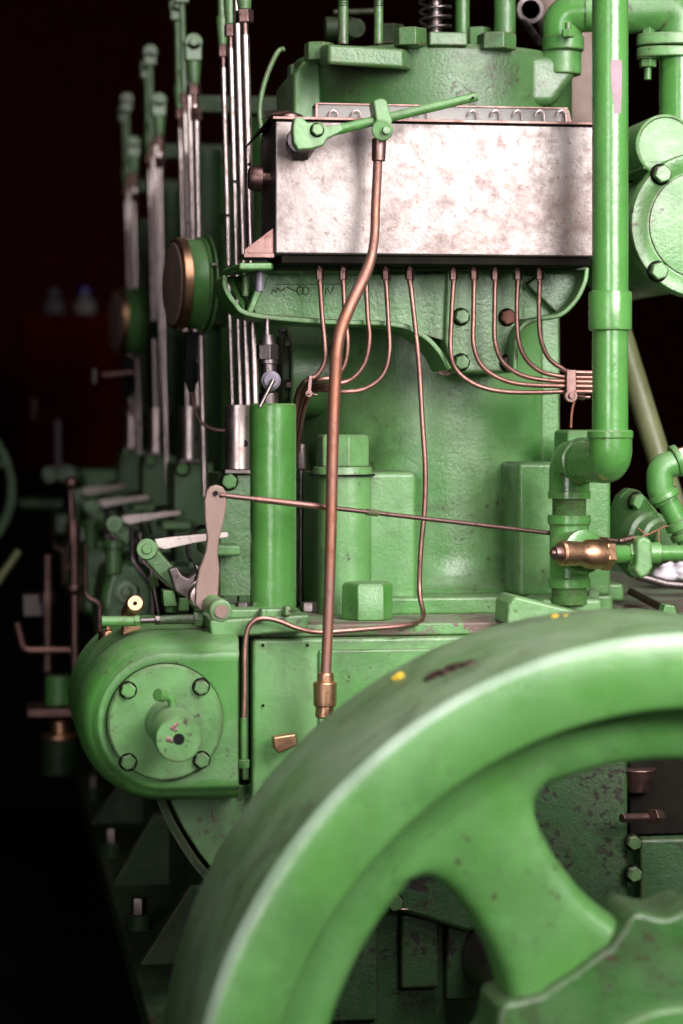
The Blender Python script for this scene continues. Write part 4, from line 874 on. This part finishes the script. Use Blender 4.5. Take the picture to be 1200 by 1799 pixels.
fg = thing('far_wheel', 'blurred green wheel rim at the far left edge', 'wheel', P(-60, 1000, 8))
m = M(); cw = P(-118, 860, 8)
m.skin([m.ring(cw + V(0,h_,0), V(1,0,0), V(0,0,1), r_2, 96) for r_2, h_ in ((.245,0),(.265,0),(.27,.02),(.27,.05),(.245,.05),(.245,0))], False, False)
obj('rim', m, G, fg)
m = M()
for a in range(5):
    t = math.radians(20+72*a); m.cyl(cw+V(0,.03,0), cw+V(math.cos(t)*.25,.03,math.sin(t)*.25), .015)
m.cyl(cw, cw+V(0,.08,0), .05); obj('spokes', m, G, fg)
def one(name, label, cat, m, mat, **k): o = obj(name, m, mat, label=label, cat=cat, **k); return o
m = M(); m.cyl(P(103,835,8), P(102,738,8), S(5,8)); one('grey_rod', 'grey upright rod standing against the red cabinet', 'rod', m, MV)
m = M(); m.cyl(P(-10,1030,6), P(34,968,6), S(7,6)); one('wooden_stick', 'blurred yellowish stick at the far left edge', 'stick', m, OL)
fb = thing('fuel_pump', 'blurred green pump block behind the white fingers at far left', 'pump', P(150, 900, 7.9))
m = M(); m.box(tuple(P(148,878,7.9)), tuple(P(212,824,7.9)+V(0,.2,0))); m.box(tuple(P(85,846,8.0)), tuple(P(185,824,8.0)+V(0,.1,0))); obj('block', m, GL, fb, bevel=.01)
m = M(); m.cyl(P(88,834,7.95), P(88,834,8.1), S(14,8)); m.cyl(P(118,834,7.9), P(118,834,8.1), S(16,8)); obj('pipe_ends', m, GM, fb, bevel=.004)
m = M(); m.cyl(P(30,886,8.2), P(110,886,8.2), S(11,8.2)); obj('lower_pipe', m, GM, fb, bevel=.003)
m = M(); m.pprism([(100,905),(130,905),(130,935),(90,938)], 7.9, .1); obj('foot', m, GM, fb, bevel=.003)
lt = thing('link_tube', 'dark brown upright link tube behind the round housing', 'tube', P(130, 1200, 5.8))
m = M(); m.cyl(P(132,1180,5.8), P(131,955,5.8), S(8,5.8)); m.cyl(P(128,955,5.8), P(124,860,5.8), S(6,5.8)); m.cyl(P(129,955,5.8), P(129,915,5.8), S(12,5.8)); obj('tube', m, SR, lt)
for q_ in ((130,1035),(125,850)):
    m = M(); m.ball(P(*q_,5.8), S(13,5.8)); obj('joint', m, SR, lt)
dt_ = thing('brown_tube', 'blurred brown tube with a dark block beside it, left of the link tube', 'tube', P(85, 1180, 6.3))
m = M(); m.cyl(P(84,1180,6.3), P(84,975,6.3), S(9,6.3)); m.cyl(P(84,1060,6.3), P(84,1040,6.3), S(15,6.3)); obj('tube', m, SR, dt_)
m = M(); m.box(tuple(P(40,1085,6.35)), tuple(P(78,1045,6.35)+V(0,.1,0))); obj('block', m, SD, dt_, bevel=.005)
up = thing('bent_copper_pipe', 'blurred copper pipe bent like a U in the dark lower left', 'pipe', P(80, 1150, 5.9))
m = M(); m.tube(fillet([P(30,1095,5.9), P(42,1143,5.9), P(130,1142,5.9), P(132,1200,5.9)], .02), S(6,5.9), 12); obj('pipe', m, CU, up)
for (nm_, lb, x0,y0,x1,y1,Y,mt) in (('green_canister','blurred olive green canister under the bent copper pipe',80,1188,128,1240,5.9,G),):
    t = thing(nm_, lb, 'canister', P((x0+x1)/2, y1, Y)); m = M(); c0 = P((x0+x1)/2, y1, Y); c1_ = P((x0+x1)/2, y0, Y); m.cyl(c0, c1_, S((x1-x0)/2, Y)); obj('body', m, mt, t, bevel=.006)
    m = M(); m.pbox(48, 1246, 136, 1262, 5.85, .15); obj('tray', m, SR, t, bevel=.003)
    m = M(); m.cyl(P(105,1298,5.9), P(105,1290,5.9), S(32,5.9)); m.cyl(P(106,1290,5.9), P(106,1266,5.9), S(18,5.9)); obj('copper_base', m, BR, t, bevel=.003)
    m = M(); m.cyl(P(104,1360,5.9), P(104,1300,5.9), S(30,5.9)); obj('lower_can', m, GD, t, bevel=.003)
# fuel pump bodies on the side of the bed, blurred, between fingers and housing (one per cylinder)
fp = thing('side_pump', 'blurred green casting behind the brass nozzle, second pump along the side', 'pump', P(235, 1100, 5.3), 'green pumps along the side of the bed')
m = M(); m.pprism([(185,1010),(215,985),(260,990),(272,1040),(272,1150),(180,1150),(172,1080)], 5.15, .3); obj('casting', m, GM, fp, bevel=.02, seg=4)
m = M(); m.cyl(P(200,1010,5.15), P(200,960,5.15), S(14,5.15)); m.cyl(P(200,964,5.15), P(200,950,5.15), S(18,5.15)); obj('plunger', m, GM, fp, bevel=.003)
m = M(); m.cyl(P(248,990,5.15), P(248,955,5.15), S(11,5.15)); m.cyl(P(248,955,5.15), P(246,935,5.15), S(6,5.15)); obj('union', m, SD, fp, bevel=.003)
m = M(); m.tube(fillet([P(268,1120,5.1), P(268,1030,5.1), P(232,985,5.1), P(232,930,5.15)], .02), S(5,5.1), 12); obj('fuel_pipe', m, SD, fp)
m = M(); m.tube(fillet([P(176,1140,5.1), P(176,1060,5.1), P(150,1050,5.1), P(150,960,5.2)], .02), S(5,5.1), 12); obj('drain_pipe', m, SR, fp)
m = M(); m.cyl(P(222,1040,5.13), P(222,1040,5.16), S(20,5.1)); m.hexa(P(222,1040,5.13), P(222,1040,5.11), S(10,5.1)); obj('inspection_cap', m, GM, fp, bevel=.002)
m = M(); m.pbox(186, 960, 300, 972, 5.2, .1); obj('side_ledge', m, GM, fp, bevel=.003)
dup(fp, None, (0,.98,0), 'blurred green casting farther back, third pump along the side'); dup(fp, None, (0,1.96,0), 'faint green casting, farthest pump along the side')
